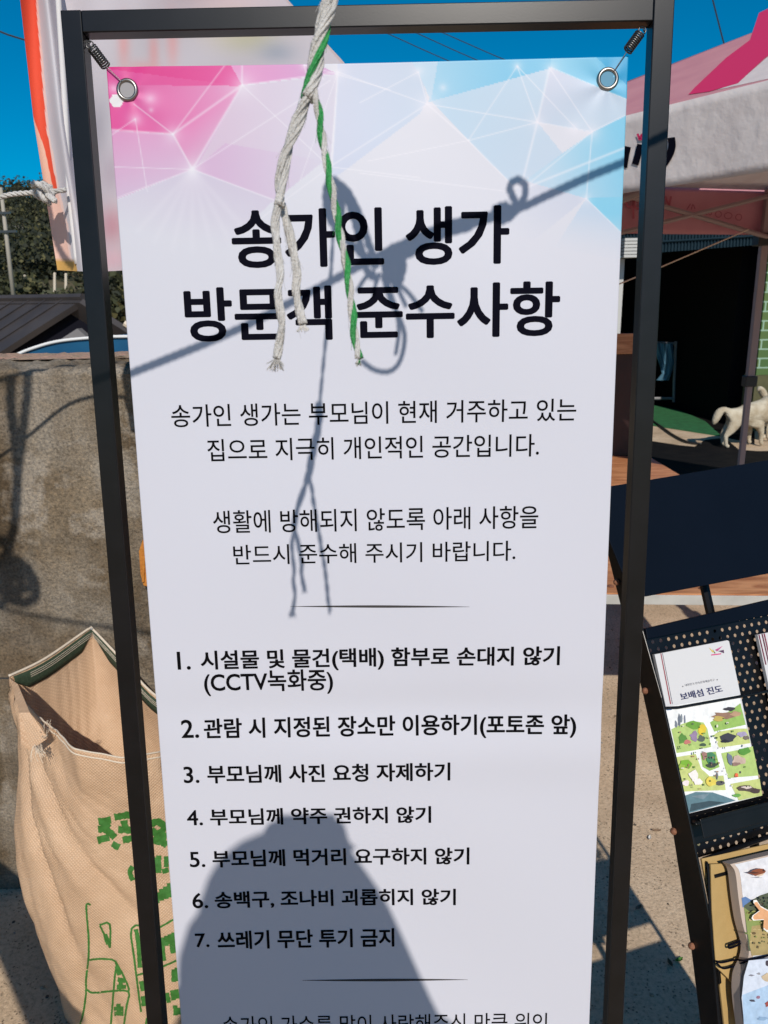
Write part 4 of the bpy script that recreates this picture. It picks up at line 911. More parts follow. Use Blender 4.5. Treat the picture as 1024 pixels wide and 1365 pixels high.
# brick wall at the far right
def brick_mat():
    M = mat('green_brick', (.1, .2, .05), .7); t = M.node_tree; b = t.nodes['Principled BSDF']; tc = t.nodes.new('ShaderNodeTexCoord')
    mp = t.nodes.new('ShaderNodeMapping'); mp.inputs['Rotation'].default_value = (R(90), 0, 0); br = t.nodes.new('ShaderNodeTexBrick')
    br.inputs['Color1'].default_value = (.05, .12, .03, 1); br.inputs['Color2'].default_value = (.085, .14, .035, 1); br.inputs['Mortar'].default_value = (.26, .40, .30, 1)
    br.inputs['Scale'].default_value = 1.; br.inputs['Brick Width'].default_value = .30; br.inputs['Row Height'].default_value = .112; br.inputs['Mortar Size'].default_value = .009
    t.links.new(tc.outputs['Object'], mp.inputs[0]); t.links.new(mp.outputs[0], br.inputs['Vector']); t.links.new(br.outputs['Color'], b.inputs['Base Color']); return M
bw = thing('brick_wall', 'green brick wall with pale mortar at the far right', 'wall', at(1040, 560, 9.6)*np.array([1, 1, 0]))
p = at(1008, 500, 9.6); zb_ = p[2]
q = MB(); q.abox(p[0], p[0]+4, 9.6, 9.85, zb_, 2.6); q.build('brick_face', brick_mat(), bw)
q = MB(); q.abox(p[0]-.02, p[0]+4, 9.57, 9.87, 0, zb_-.002); q.build('plinth', mat('olive_render', (.10, .095, .045), .9, (.07, .07, .03), 6), bw)
# turf and things in the shed
q = MB(); q.prism([ong(*p) for p in ((700, 566), (858, 566), (962, 582), (940, 562), (905, 547), (870, 540), (700, 522))], (0, 0, .008));  # turf outline cut to the sunlit patch of floor
tag(q.build('turf_mat', mat('green_turf', (.02, .16, .05), .95, (.012, .10, .03), 12, bump=.6, bscale=200)), 'green artificial turf mat on the shed floor', 'mat')
q = MB(); q.prism([ong(*p) for p in ((962.5, 582), (1006, 592), (1006, 522), (700, 520), (870, 539.5), (905, 546.5), (940, 561.5))], (0, 0, .004)); q.build('floor_shade', M_dark, shed)  # near-black patch stands in for shade on the shed floor
q = MB(); q.prism([ong(*p) for p in ((800, 584), (866, 588), (905, 594), (926, 596), (940, 587), (966, 584), (985, 600), (1010, 602), (1100, 600), (1100, 680), (800, 680))], (0, 0, .006))  # black patch painted in place of the shadow on the ground
tag(q.build('ground_shade_sheet', mat('painted_shade', (.007, .007, .008), .8, (.012, .011, .011), 5, bump=.4, bscale=9, spec=.1)), 'dark sheet standing in for shade on the ground between the table and the dogs', 'sheet')
cl = thing('clothes_rack', 'thin metal rack standing in the dark shed, right of the frame post', 'rack', ong(888, 540))
Yc = 12.0
q = MB(); q.tube([at(901, 455, Yc), at(899, 500, Yc), at(898, 536, Yc)], .022, 6); q.build('upright', mat('dull_metal', (.22, .22, .23), .5), cl)
q = MB(); q.tube([at(899, 531, Yc), at(860, 531, Yc)], .022, 6); q.build('rail', mat('dull_metal', (.22, .22, .23), .5), cl); q = MB(); q.tube([at(901, 458, Yc), at(860, 456, Yc)], .022, 6); q.build('rail', mat('dull_metal', (.22, .22, .23), .5), cl)
q = MB(); G = [[at(x+1.5*math.sin(y*.3), y, Yc-.06+.03*math.sin(x*.8)) for x in np.linspace(a, b, 10)] for y, a, b in ((458, 872, 897), (470, 873, 897), (485, 878, 897), (498, 884, 896), (507, 874, 890))]
q.grid(G); tag(q.build('blue_cloth', mat('blue_fabric', (.09, .22, .32), .9), solid=.01), 'blue cloth hanging on the rack in the dark shed', 'cloth')
pp = [ong(860, 556), ong(880, 570), ong(897, 582), ong(915, 591), ong(935, 594)]
q = MB(); q.tube(smoothpath([p+np.array([0, 0, .02]) for p in pp]), .014, 6); tag(q.build('garden_hose', mat('black_rubber', (.015, .015, .015), .5), smooth=True), 'thin black hose lying across the pale floor before the turf', 'hose')
# ================================================================ dogs
M_fur = mat('white_fur', (.60, .54, .42), .95, (.40, .33, .23), 9, bump=1., bscale=70, spec=.1)
def dog(base, heading, tail_up, label, s=1.0):
    root = thing('dog', label, 'dog', base, None)
    f_ = np.array([math.cos(heading), math.sin(heading), 0]); l_ = np.array([-f_[1], f_[0], 0]); b = np.asarray(base)
    P = lambda x, y, z: (tuple(b+s*(f_*x+l_*y)+np.array([0, 0, s*z])))
    nd = {'hip': (P(-.20, 0, .41), .115), 'loin': (P(-.08, 0, .40), .118), 'chest': (P(.08, 0, .38), .145), 'shoulder': (P(.18, 0, .41), .13), 'neck': (P(.27, 0, .50), .09), 'head': (P(.34, 0, .57), .082), 'brow': (P(.43, 0, .555), .05), 'muzzle': (P(.50, 0, .53), .028), 'nose': (P(.535, 0, .525), .02),
          'rump': (P(-.27, 0, .44), .05), 't1': (P(-.32, 0, .49), .035), 't2': (P(-.38, .01, .45 if not tail_up else .58), .05), 't3': (P(-.42, .02, .34 if not tail_up else .62), .04), 't4': (P(-.44, .02, .29 if not tail_up else .58), .012)}
    ed = [('hip', 'loin'), ('loin', 'chest'), ('chest', 'shoulder'), ('shoulder', 'neck'), ('neck', 'head'), ('head', 'brow'), ('brow', 'muzzle'), ('muzzle', 'nose'), ('hip', 'rump'), ('rump', 't1'), ('t1', 't2'), ('t2', 't3'), ('t3', 't4')]
    for sd, y in (('l', .07), ('r', -.07)):
        k = .03 if sd == 'l' else -.03
        nd.update({'hk'+sd: (P(-.17+k, y, .27), .075), 'hh'+sd: (P(-.29+k, y, .16), .026), 'hs'+sd: (P(-.27+k, y, .05), .021), 'hp'+sd: (P(-.23+k, y, .018), .024),
                   'fe'+sd: (P(.14-k, y, .25), .055), 'fk'+sd: (P(.17-k, y, .15), .027), 'fs'+sd: (P(.17-k, y, .05), .021), 'fp'+sd: (P(.20-k, y, .018), .025), 'ear'+sd: (P(.36, y*.6, .63), .024), 'et'+sd: (P(.365, y*.75, .675), .008)})
        ed += [('hip', 'hk'+sd), ('hk'+sd, 'hh'+sd), ('hh'+sd, 'hs'+sd), ('hs'+sd, 'hp'+sd), ('shoulder', 'fe'+sd), ('fe'+sd, 'fk'+sd), ('fk'+sd, 'fs'+sd), ('fs'+sd, 'fp'+sd), ('head', 'ear'+sd), ('ear'+sd, 'et'+sd)]
    skin('body', nd, ed, M_fur, root, 2, 'chest')
    q = MB(); ax = np.array(P(.34, 0, .525))-np.array(P(.26, 0, .465)); ax /= np.linalg.norm(ax); c = np.array(P(.285, 0, .487)); a = np.cross(ax, [0, 0, 1.]); a /= np.linalg.norm(a); bb = np.cross(ax, a)
    q.tube([c+.072*s*(math.cos(t)*a+math.sin(t)*bb) for t in np.linspace(0, 2*math.pi, 22)], .011*s, 6); q.build('collar', mat('dark_red_strap', (.16, .02, .02), .6), root)
    q = MB(); q.ball(P(.552, 0, .532), .014*s, 5); q.build('nose', M_ink, root)
    for y_ in (.035, -.035):
        q = MB(); q.ball(P(.455, y_, .578), .009*s, 4); q.build('eye', M_ink, root)
    return root
dog(ong(990, 595), R(14), False, 'white dog with drooping tail seen behind the tent leg', .9)
dog(ong(1040, 588)+np.array([.1, .15, 0]), R(20), True, 'white dog with red strap at the right edge of the photo', 1.0)
# ================================================================ table under the rack
M_alu = mat('aluminium_edge', (.50, .49, .46), .45, (.40, .39, .36), 12)
TZ = .75
A_, B_ = ong(770, 790, TZ), ong(1060, 797, TZ); Cf, Df = ong(866, 609, TZ), ong(770, 606, TZ); e_ = ong(908, 634, TZ)-Cf; e_ /= np.linalg.norm(e_)
Bn = Cf+e_*((B_-Cf)@e_); Bn = Cf+e_*2.15
tb = thing('plank_table', 'varnished orange wood table with pale metal edge behind the brochure rack', 'table', (1.1, 3, 0))
def wood_mat():
    M = mat('orange_wood', (.5, .2, .08), .42, spec=.4); t = M.node_tree; b = t.nodes['Principled BSDF']; tc = t.nodes.new('ShaderNodeTexCoord'); mp = t.nodes.new('ShaderNodeMapping'); mp.inputs['Scale'].default_value = (2.2, 14, 14)
    n = t.nodes.new('ShaderNodeTexNoise'); n.inputs['Scale'].default_value = 2.2; n.inputs['Detail'].default_value = 6; n.inputs['Distortion'].default_value = 1.2
    c = t.nodes.new('ShaderNodeValToRGB'); c.color_ramp.elements[0].color = (.36, .13, .05, 1); c.color_ramp.elements[1].color = (.66, .31, .14, 1); c.color_ramp.elements[0].position = .3; c.color_ramp.elements[1].position = .65
    t.links.new(tc.outputs['Object'], mp.inputs[0]); t.links.new(mp.outputs[0], n.inputs['Vector']); t.links.new(n.outputs['Fac'], c.inputs[0]); t.links.new(c.outputs[0], b.inputs['Base Color']); return M
M_wood2 = wood_mat()
q = MB(); q.prism([A_, Bn+(B_-Bn)*0, Cf, Df], (0, 0, -.03)); q.build('table_top', M_wood2, tb)
dr = (Bn-A_)/np.linalg.norm(Bn-A_); nr_ = np.array([dr[1], -dr[0], 0])
q = MB(); q.box(A_+nr_*.001-np.array([0, 0, .034]), dr*np.linalg.norm(Bn-A_), nr_*.006, (0, 0, .030)); q.build('edge_strip', M_alu, tb, bevel=.001)
for x, y in ((814, 782), (936, 785)):
    c = ong(x, y, TZ); q = MB(); q.ball(c+np.array([0, 0, .001]), (.011, .011, .005), 6); q.build('bolt', M_rust, tb, smooth=True)
for p in (A_+.12*(Cf-A_), Bn*.9+.05*Df+.05*A_, Cf*.92+.08*A_, Df*.92+.08*Bn):
    q = MB(); q.abox(p[0]-.03, p[0]+.03, p[1]-.03, p[1]+.03, 0, TZ-.031); q.build('leg', mat('table_leg_wood', (.10, .05, .025), .7), tb)
q = MB(); a = at(790, 446, 4.35); b = at(848, 600, 4.35)
q.abox(a[0], b[0], 4.33, 4.37, TZ+.002, a[2]); wbo = thing('wooden_backboard', 'wooden board standing at the far end of the plank table', 'board', (.5*(a[0]+b[0]), 4.35, TZ)); q.build('panel', mat('shaded_board', (.045, .012, .008), .6, (.03, .008, .006), 8), wbo, bevel=.003)  # dark panel colour carries the shade on the lower board
q = MB(); q.abox(a[0], b[0]+.01, 4.30, 4.329, a[2]-.105, a[2]+.004); q.build('lit_top_strip', M_wood2, wbo, bevel=.003)  # brighter wood stands in for the sunlit top of the board
# ================================================================ brochure rack
RT0 = np.array([.4046, 1.0627, -.5129])+EYE; ya, le_ = R(17.9113), R(25.5077)
ru = np.array([math.cos(ya), math.sin(ya), 0]); rn = np.array([-math.sin(ya), math.cos(ya), 0]); rz = np.array([0, 0, 1.])
rd = -(math.cos(le_)*rz+math.sin(le_)*rn); RN = np.cross(ru, rd); RN = RN if RN[1] < 0 else -RN      # RN points to the viewer
def rpl(px, py, off=0.): return hitp(px, py, RT0+RN*off, RN)
def rprism(pts, off, th): return MB().prism([rpl(x, y, off) for x, y in pts], -RN*th)
rack = thing('brochure_rack', 'leaning black metal brochure rack with perforated back right of the banner', 'rack', RT0*np.array([1, 1, 0]))
prof_b = [(.165, .215), (.092, .087), (.002, -.066), (-.088, -.242), (-.147, -.394), (-.182, -.503), (-.36, -1.085)]
prof_f = [(.139, .23), (.0659, .10), (.0136, .033), (-.040, -.050), (-.1157, -.196), (-.1986, -.3685), (-.2231, -.459), (-.405, -1.085)]
for uu in (-.015, .330):
    q = MB(); pts = [RT0+ru*uu+rn*n_+rz*z_ for n_, z_ in prof_f+prof_b[::-1]]; q.prism(pts, ru*.0035); sr = q.build('side_rail', M_black, rack, bevel=.0008)
    for px, py in ((822, 776), (860, 921), (898, 1108), (922, 1261)):
        if uu > 0: continue
        d = ray(px, py); P = EYE+d*(((RT0+ru*(uu-.002)-EYE)@ru)/(d@ru)); q = MB(); q.ball(P, .0052, 6); q.build('bolt', M_rust, sr, smooth=True)
q = MB(); q.tube([RT0+ru*.33+rn*-.385+rz*-1.0, RT0+ru*-.012+rn*-.385+rz*-1.0], .008, 8); q.build('foot_bar', M_black, rack)
q = MB(); q.tube([RT0+ru*.17+rn*.15+rz*.15, RT0+ru*.17+rn*.03+rz*-.10, RT0+ru*.17+rn*-.13+rz*-.5, RT0+ru*.17+rn*-.35+rz*-1.083], .008, 8); q.build('rear_spine', M_black, rack)
rprism([(790, 652), (1092, 602), (1102, 750), (862, 795), (843, 796), (800, 690)], -.004, .002).build('header_plate', M_navy, rack, bevel=.0008)
rprism([(861, 838), (1092, 784), (1094, 806), (863, 852)], .006, .014).build('top_bar', M_navy, rack, bevel=.001)
# perforated sheet: real holes
def perforated(x0, x1, v0, v1, off, name):
    o0 = RT0+RN*off; q = MB(); cw, chh = .0143, .0118; rh = .0029; nrow = int((v1-v0)/chh)
    for r_ in range(nrow):
        sh = (r_ % 2)*cw*.5; ncol = int((x1-x0-sh)/cw)
        yc = v0+(r_+.5)*chh
        if sh: a, b = x0, x0+sh; q.poly([o0+ru*a+rd*(yc-chh/2), o0+ru*b+rd*(yc-chh/2), o0+ru*b+rd*(yc+chh/2), o0+ru*a+rd*(yc+chh/2)])
        for c_ in range(ncol):
            xc = x0+sh+(c_+.5)*cw; inn = []; out = []
            for k in range(8):
                t = math.pi/8+k*math.pi/4; inn.append(o0+ru*(xc+rh*math.cos(t))+rd*(yc+rh*math.sin(t)))
                cx_ = max(-1, min(1, math.cos(t)*1.3)); cy_ = max(-1, min(1, math.sin(t)*1.3)); out.append(o0+ru*(xc+cw/2*(1 if math.cos(t) > 0 else -1)*(1 if abs(math.cos(t)) > .5 else .38))+rd*(yc+chh/2*(1 if math.sin(t) > 0 else -1)*(1 if abs(math.sin(t)) > .5 else .38)))
            # corners of the cell
            cor = [o0+ru*(xc+sx*cw/2)+rd*(yc+sy*chh/2) for sx, sy in ((1, 1), (-1, 1), (-1, -1), (1, -1))]
            q.add(inn+out+cor, [(k, (k+1) % 8, 8+(k+1) % 8, 8+k) for k in range(8)]+[(8, 9, 16)]+[(10, 11, 17)]+[(12, 13, 18)]+[(14, 15, 19)])
    return q.build(name, M_black, rack, solid=.0007)
perforated(-.010, .328, -.035, .262, -.006, 'perforated_sheet')
perforated(-.010, .328, .272, .296, -.006, 'perforated_sheet')
perforated(.022, .328, .372, .420, -.012, 'perforated_sheet')
for v0_, v1_ in ((.4205, .575), (.61, .95)):
    q = MB(); q.box(RT0+ru*-.010+rd*v0_-RN*.012, ru*.338, rd*(v1_-v0_), -RN*.0012); q.build('back_plate', M_black, rack)
# tray at the foot of the sheet
tr0 = RT0+rd*.239+RN*-.004
q = MB(); q.box(tr0+ru*-.010, ru*.338, RN*.032, rd*.0025); q.box(tr0+ru*-.002+RN*.030-rd*.004, ru*.325, RN*.002, rd*.026); q.box(tr0+ru*-.010+rd*.0026-RN*.004, ru*.338, RN*.004, rd*.036); q.build('tray', M_black, rack, bevel=.001)
q = MB(); q.tube([rpl(884, 944, .012), rpl(905, 943, .010), rpl(1000, 926, .009), rpl(1090, 908, .009)], .0022, 8); q.build('retaining_wire', M_black, rack)
q = MB()
for a, b, o_ in (((938, 1146), (1090, 1092), .01), ((940, 1160), (1090, 1118), .014), ((951, 1168), (1090, 1130), .02)): q.tube([rpl(*a, o_), rpl(*b, o_)], .0035, 8)
q.tube(smoothpath([rpl(940, 1148, .012), rpl(944, 1160, .02), rpl(948, 1240, .02), rpl(960, 1370, .02)]), .002, 8); q.build('wire_holder', M_black, rack)
# brochures on the rack
M_pap = mat('white_paper', (.60, .60, .61), .45, spec=.4)
pm = {}
def paint(c, r_=.5):
    k = tuple(int(v) for v in c)
    if k not in pm: pm[k] = mat('printed_ink', tuple(float(v) for v in lin(c)*1.0), r_, tuple(float(v) for v in lin(c)*.78), 130, ramp=(.3, .75))
    return pm[k]
def blob(cx_, cy_, rx_, ry_, n=12, j=.25, seed=0):
    rr = random.Random(seed+int(cx_*7+cy_*13)); return [(cx_+rx_*(1+j*(rr.random()-.5)*2)*math.cos(t), cy_+ry_*(1+j*(rr.random()-.5)*2)*math.sin(t)) for t in [2*math.pi*i/n for i in range(n)]]
class Print:                             # flat printed shapes on a leaf, laid sheet above sheet
    def __init__(s, tf, off): s.tf = tf; s.off = off; s.q = MB(); s.m = []; s.k = 0
    def add(s, c, pts, lift=0):
        m_ = paint(c)
        if m_ not in s.m: s.m.append(m_)
        s.q.k = s.m.index(m_); s.k += 1; s.q.poly([rpl(*s.tf(p), s.off+.00006*s.k) for p in pts])
    def text(s, txt, c, x0, y0, x1, y1, bold=0., hz=30):     # base line from (x0,y0) to (x1,y1), height hz
        v, f = text_mesh(txt, bold); m_ = paint(c)
        if m_ not in s.m: s.m.append(m_)
        s.q.k = s.m.index(m_); s.k += 1
        a, b = v[:, 0].min(), v[:, 0].max(); h0, h1 = v[:, 1].min(), v[:, 1].max()
        d = np.array([x1-x0, y1-y0], float); nrm = np.array([d[1], -d[0]])/np.hypot(*d)+np.array([-.12, 0])
        s.q.add([rpl(*s.tf(np.array([x0, y0])+d*(p[0]-a)/(b-a)+nrm*hz*(p[1]-h0)/(h1-h0)), s.off+.00006*s.k) for p in v], f)
    def build(s, name, parent): return s.q.build(name, s.m, parent)
zb5 = lambda p: (860+p[0]/4.878, 840+p[1]/4.878)
br = thing('tourist_brochure', 'white brochure with an illustrated village map standing in the rack tray', 'brochure', rpl(950, 1080, .006))
MB().prism([rpl(*zb5(p), .0075) for p in ((62, 158), (535, 66), (546, 72), (762, 1075), (285, 1192))], -RN*.006).build('cover', M_pap, br)
pr = Print(zb5, .0078)
pr.add((150, 62, 72), [(100, 152), (106, 151), (170, 480), (163, 481)]); pr.add((70, 60, 80), [(112, 150), (115, 150), (180, 480), (177, 480)])
pr.add((226, 196, 90), [(415, 112), (450, 140), (440, 146)]); pr.add((190, 80, 140), [(455, 128), (505, 103), (470, 138)]); pr.add((90, 60, 90), [(475, 136), (512, 128), (515, 150)]); pr.add((214, 70, 130), [(430, 158), (495, 150), (495, 157), (432, 165)]); pr.add((110, 130, 70), [(440, 125), (460, 150), (452, 152)])
pr.text('대한민국 민속문화예술특구', (120, 120, 126), 262, 366, 455, 330, 0, 15)
pr.add((120, 120, 126), blob(246, 366, 4, 4)); pr.add((120, 120, 126), blob(470, 322, 4, 4))
pr.text('보배섬 진도', (40, 46, 92), 238, 458, 510, 402, .02, 48)
# map half
pr.add((238, 240, 240), [(130, 500), (610, 420), (762, 1075), (285, 1190)])
pr.add((70, 110, 160), [(135, 505), (180, 498), (172, 520), (140, 522)])
gA, gB, gC = (176, 200, 118), (196, 206, 128), (150, 186, 96)
pr.add(gA, [(170, 645), (240, 610), (300, 590), (380, 600), (405, 640), (430, 760), (300, 785), (205, 800)])
pr.add(gC, [(422, 600), (470, 570), (560, 520), (620, 475), (655, 615), (450, 660)])
pr.add(gB, [(450, 680), (480, 660), (600, 640), (665, 640), (685, 735), (480, 765)])
pr.add(gB, [(205, 825), (330, 805), (365, 900), (420, 950), (510, 945), (525, 1040), (360, 1045), (250, 1050)])
pr.add(gC, [(360, 800), (460, 790), (485, 890), (420, 915), (375, 890)])
pr.add(gA, [(495, 800), (600, 780), (700, 755), (738, 945), (540, 962)])
pr.add(gB, [(555, 1000), (745, 965), (762, 1075), (610, 1108)])
pr.add((96, 128, 138), [(262, 1075), (330, 1052), (440, 1055), (530, 1085), (590, 1108), (285, 1190)]); pr.add((120, 140, 150), [(300, 1080), (420, 1062), (380, 1100)]); pr.add((60, 80, 88), [(300, 1130), (420, 1110), (520, 1120), (290, 1180)])
for c_, x, y, a, b in (((120, 128, 140), 200, 610, 8, 22), ((110, 118, 130), 222, 585, 10, 40), ((130, 138, 146), 236, 575, 7, 30), ((120, 124, 140), 258, 580, 6, 26), ((110, 160, 60), 320, 615, 44, 26), ((222, 196, 60), 372, 650, 30, 36), ((90, 140, 60), 245, 705, 26, 34), ((196, 120, 110), 272, 728, 22, 14), ((150, 130, 160), 318, 690, 26, 34), ((90, 100, 90), 366, 705, 22, 22), ((70, 90, 70), 375, 745, 20, 10),
                       ((150, 116, 96), 515, 555, 70, 24), ((60, 56, 64), 545, 512, 34, 14), ((190, 170, 90), 480, 575, 34, 16), ((186, 150, 120), 590, 545, 40, 16), ((60, 60, 70), 545, 700, 52, 26), ((40, 40, 48), 520, 722, 26, 10), ((170, 160, 190), 630, 675, 34, 18), ((120, 110, 100), 660, 700, 20, 14),
                       ((70, 130, 90), 425, 835, 32, 40), ((160, 120, 110), 388, 815, 18, 26), ((60, 70, 60), 435, 878, 40, 14), ((90, 150, 60), 650, 785, 40, 24), ((110, 120, 140), 552, 835, 20, 40), ((200, 176, 160), 610, 850, 40, 30), ((150, 120, 110), 590, 870, 26, 14), ((230, 110, 70), 595, 945, 12, 16),
                       ((120, 170, 50), 265, 870, 42, 26), ((150, 180, 70), 240, 890, 22, 18), ((238, 232, 226), 315, 945, 28, 34), ((240, 226, 226), 265, 995, 26, 18), ((240, 232, 228), 345, 985, 32, 20), ((226, 206, 90), 425, 985, 36, 30), ((90, 90, 90), 488, 995, 26, 14), ((120, 120, 120), 470, 950, 6, 24),
                       ((92, 76, 70), 660, 1030, 56, 18), ((216, 200, 190), 665, 1022, 34, 10), ((80, 64, 60), 720, 1045, 34, 16), ((110, 170, 80), 600, 1075, 26, 10)):
    pr.add(c_, blob(x, y, a, b, 11, .32, 3))
for k in range(70):
    rr = random.Random(k); x, y = rr.uniform(190, 700), rr.uniform(560, 1040)
    if y > 500+(x-130)*-.16 and x-190 > (y-560)*.12 and x < 600+(y-420)*.2: pr.add(rr.choice([(70, 90, 50), (120, 150, 70), (160, 120, 90), (90, 80, 90), (232, 226, 214)]), blob(x, y, rr.uniform(3, 10), rr.uniform(3, 9), 7, .4, k))
pr.build('map_print', br)
b2 = thing('tourist_brochure', 'white brochure with maroon spine stripes at the right edge of the rack', 'brochure', rpl(1040, 1060, .006))
MB().prism([rpl(*p, .0075) for p in ((1010, 846), (1100, 828), (1148, 1035), (1055, 1052))], -RN*.006).build('cover', M_pap, b2)
pr = Print(lambda p: p, .0078)
for c_, a in (((110, 40, 60), 1011), ((96, 36, 56), 1015.2), ((130, 50, 70), 1018)): pr.add(c_, [(a, 846.2-(a-1010)*.2), (a+1.7, 846-(a-1010)*.2), (a+11, 886), (a+9.4, 886)])
pr.add((120, 160, 110), [(1030, 925), (1110, 910), (1146, 1030), (1056, 1048)]); pr.build('cover_print', b2)
# lower tier: manila envelopes and a picture booklet
M_env = mat('manila_paper', (.47, .31, .115), .75, (.38, .25, .09), 9, bump=.3, bscale=40)
z6 = lambda p: (900+p[0]/4.79, 1080+p[1]/4.79)
for k, (pts, off, lab) in enumerate((([(170, 310), (900, 150), (1100, 1500), (330, 1500), (240, 700), (215, 560)], .014, 'creased manila envelope rearmost in the lower rack tier'), ([(228, 345), (340, 340), (900, 210), (1100, 1500), (430, 1500), (385, 1120), (262, 1000), (236, 640)], .022, 'manila envelope stuffed in front of the rearmost one, cords around it'))):
    o = rprism([z6(p) for p in pts], off, .004).build('manila_envelope', M_env, bevel=.001); tag(o, lab, 'envelope', 'envelopes in the rack')
bk = thing('picture_booklet', 'glossy booklet with a sparrow and a hillside photo in the lower rack tier', 'booklet', rpl(1010, 1300, .03))
sp = [(352, 345), (385, 400), (405, 560), (430, 720), (470, 870), (462, 960), (420, 1060), (415, 1200), (440, 1400)]
spc = smoothpath(np.array([(*p, 0.) for p in sp]), 4)[:, :2]
pts = [z6(p) for p in spc]+[z6((1100, 1500)), z6((900, 215))]
MB().prism([rpl(*p, .046) for p in pts], -RN*.016).build('pages', mat('page_edges', (.50, .40, .33), .7), bk)
sh_ = lambda p, d: (p[0]+d, p[1])
pr = Print(z6, .0463)
cp = [sh_(p, 28) for p in spc]
pr.add((222, 222, 226), [tuple(p) for p in cp]+[(1100, 1500), (900, 225), (390, 345)])
pr.add((96, 128, 176), [(425, 560), (450, 552), (490, 575), (470, 620), (432, 620)])
pr.add((84, 92, 70), [(440, 610), (490, 575), (540, 545), (600, 525), (900, 470), (960, 800), (470, 900)])
pr.add((136, 150, 84), [(440, 620), (520, 680), (700, 640), (960, 800), (980, 880), (490, 925), (465, 800)])
pr.add((170, 150, 100), [(490, 740), (640, 720), (975, 850), (980, 885), (490, 930), (475, 860)])
for k in range(90):
    rr = random.Random(400+k); pr.add(rr.choice([(92, 110, 56), (150, 150, 84), (110, 90, 56), (190, 170, 120), (70, 84, 48)]), blob(rr.uniform(455, 760), rr.uniform(600, 890), rr.uniform(4, 15), rr.uniform(3, 9), 7, .4, k))
for k in range(30):
    rr = random.Random(900+k); pr.add(rr.choice([(60, 64, 52), (96, 92, 80), (70, 84, 60)]), blob(rr.uniform(500, 620), rr.uniform(555, 620), rr.uniform(4, 14), rr.uniform(3, 8), 7, .4, k))
star = [(500, 575), (520, 572), (545, 610), (600, 640), (660, 640), (660, 780), (590, 780), (565, 760), (570, 700), (500, 705), (488, 690), (495, 672), (540, 640), (500, 590)]
pr.add((240, 236, 228), star); cst = np.mean(star, axis=0); pr.add((222, 166, 120), [tuple(cst+(np.array(p)-cst)*.86) for p in star])
pr.add((206, 214, 228), [(470, 960), (1000, 905), (1040, 1300), (445, 1400), (425, 1200), (440, 1060)])
pr.add((170, 196, 222), [(430, 1180), (640, 1100), (1040, 1200), (1060, 1500), (450, 1500), (440, 1390)])
# sparrow
pr.add((138, 74, 44), [(455, 400), (480, 398), (500, 382), (535, 372), (565, 374), (580, 388), (572, 402), (548, 414), (515, 420), (492, 410), (470, 404)]); pr.add((216, 190, 164), [(520, 416), (560, 405), (574, 398), (560, 415), (530, 424)]); pr.add((80, 44, 30), [(455, 400), (500, 392), (540, 400), (505, 406)]); pr.add((60, 30, 24), blob(566, 384, 7, 6)); pr.add((190, 190, 190), [(495, 432), (560, 428), (550, 434)])
for x, y, a, b, c_ in ((495, 1215, 20, 9, (70, 70, 84)), (530, 1195, 16, 10, (150, 110, 130)), (488, 1055, 16, 6, (130, 130, 140)), (535, 1045, 14, 7, (150, 150, 156)), (585, 1070, 26, 30, (200, 180, 150)), (590, 980, 12, 20, (70, 60, 70)), (590, 1240, 14, 18, (150, 70, 60)), (560, 1330, 40, 12, (140, 170, 200))): pr.add(c_, blob(x, y, a, b, 9, .4, 5))
pr.build('cover_print', bk)
q = MB()
for pts in ([(262, 965), (300, 972), (385, 955), (470, 955), (720, 900)], [(265, 975), (310, 1010), (390, 990), (462, 962)], [(340, 862), (400, 840), (450, 822)], [(340, 862), (345, 880), (385, 868), (440, 838)], [(395, 1000), (375, 1060), (410, 1050), (450, 975)]): q.tube(smoothpath([rpl(*z6(p), .050 if p[0] > 460 else .030) for p in pts]), .0013, 6)
tag(q.build('binding_cord', M_ink, smooth=True), 'thin black cord tied round the envelopes and booklet in the rack', 'cord')
# ================================================================ small litter on the concrete
for k, (x, y, c_, lab, L) in enumerate(((905, 1282, (.05, .16, .02), 'small green fallen leaf on the concrete below the rack', .012), (893, 1286, (.14, .10, .05), 'brown fallen leaf beside the small green leaf', .012), (875, 1109, (.20, .13, .08), 'curled brown leaf on the concrete right of the frame post', .014), (866, 1119, (.62, .60, .56), 'white paper scrap on the concrete right of the frame post', .010), (932, 1130, (.20, .19, .10), 'olive leaf on the concrete in the rack gap', .016), (851, 1212, (.20, .15, .10), 'flat dry leaf between frame post and rack rail', .013))):
    c = ong(x, y); a = k*1.3+.4; d = np.array([math.cos(a), math.sin(a), 0]); n = np.array([-d[1], d[0], 0]); q = MB()
    q.grid([[c+d*L*s+n*L*.45*w_*(1-s*s)+np.array([0, 0, .003+.004*abs(w_)+.003*s*s]) for w_ in (-1, -.5, 0, .5, 1)] for s in np.linspace(-1, 1, 9)])
    tag(q.build('paper_scrap' if k == 3 else 'fallen_leaf', mat('leaf_tint', c_, .8), solid=.0004), lab, 'paper' if k == 3 else 'leaf', None if k == 3 else 'fallen leaves')
q = MB(); gm = [mat('grit_dark', (.09, .07, .05), .9), mat('grit_tan', (.34, .25, .17), .9), mat('grit_grey', (.26, .24, .21), .9)]
for _ in range(1100):
    x_, y_ = (random.uniform(.3, 1.25), random.uniform(1.25, 3.6)) if random.random() < .75 else (random.uniform(-1.4, -.55), random.uniform(1.2, 1.84))
    r_ = .0012+.0042*random.random()**4; q.k = random.choice((0, 0, 1, 1, 2)); q.ball((x_, y_, r_*.3), (r_*random.uniform(.8, 1.5), r_, r_*.6), 3, .5)
tag(q.build('grit', gm), 'loose grit and small pebbles scattered over the concrete', 'grit', kind='stuff')
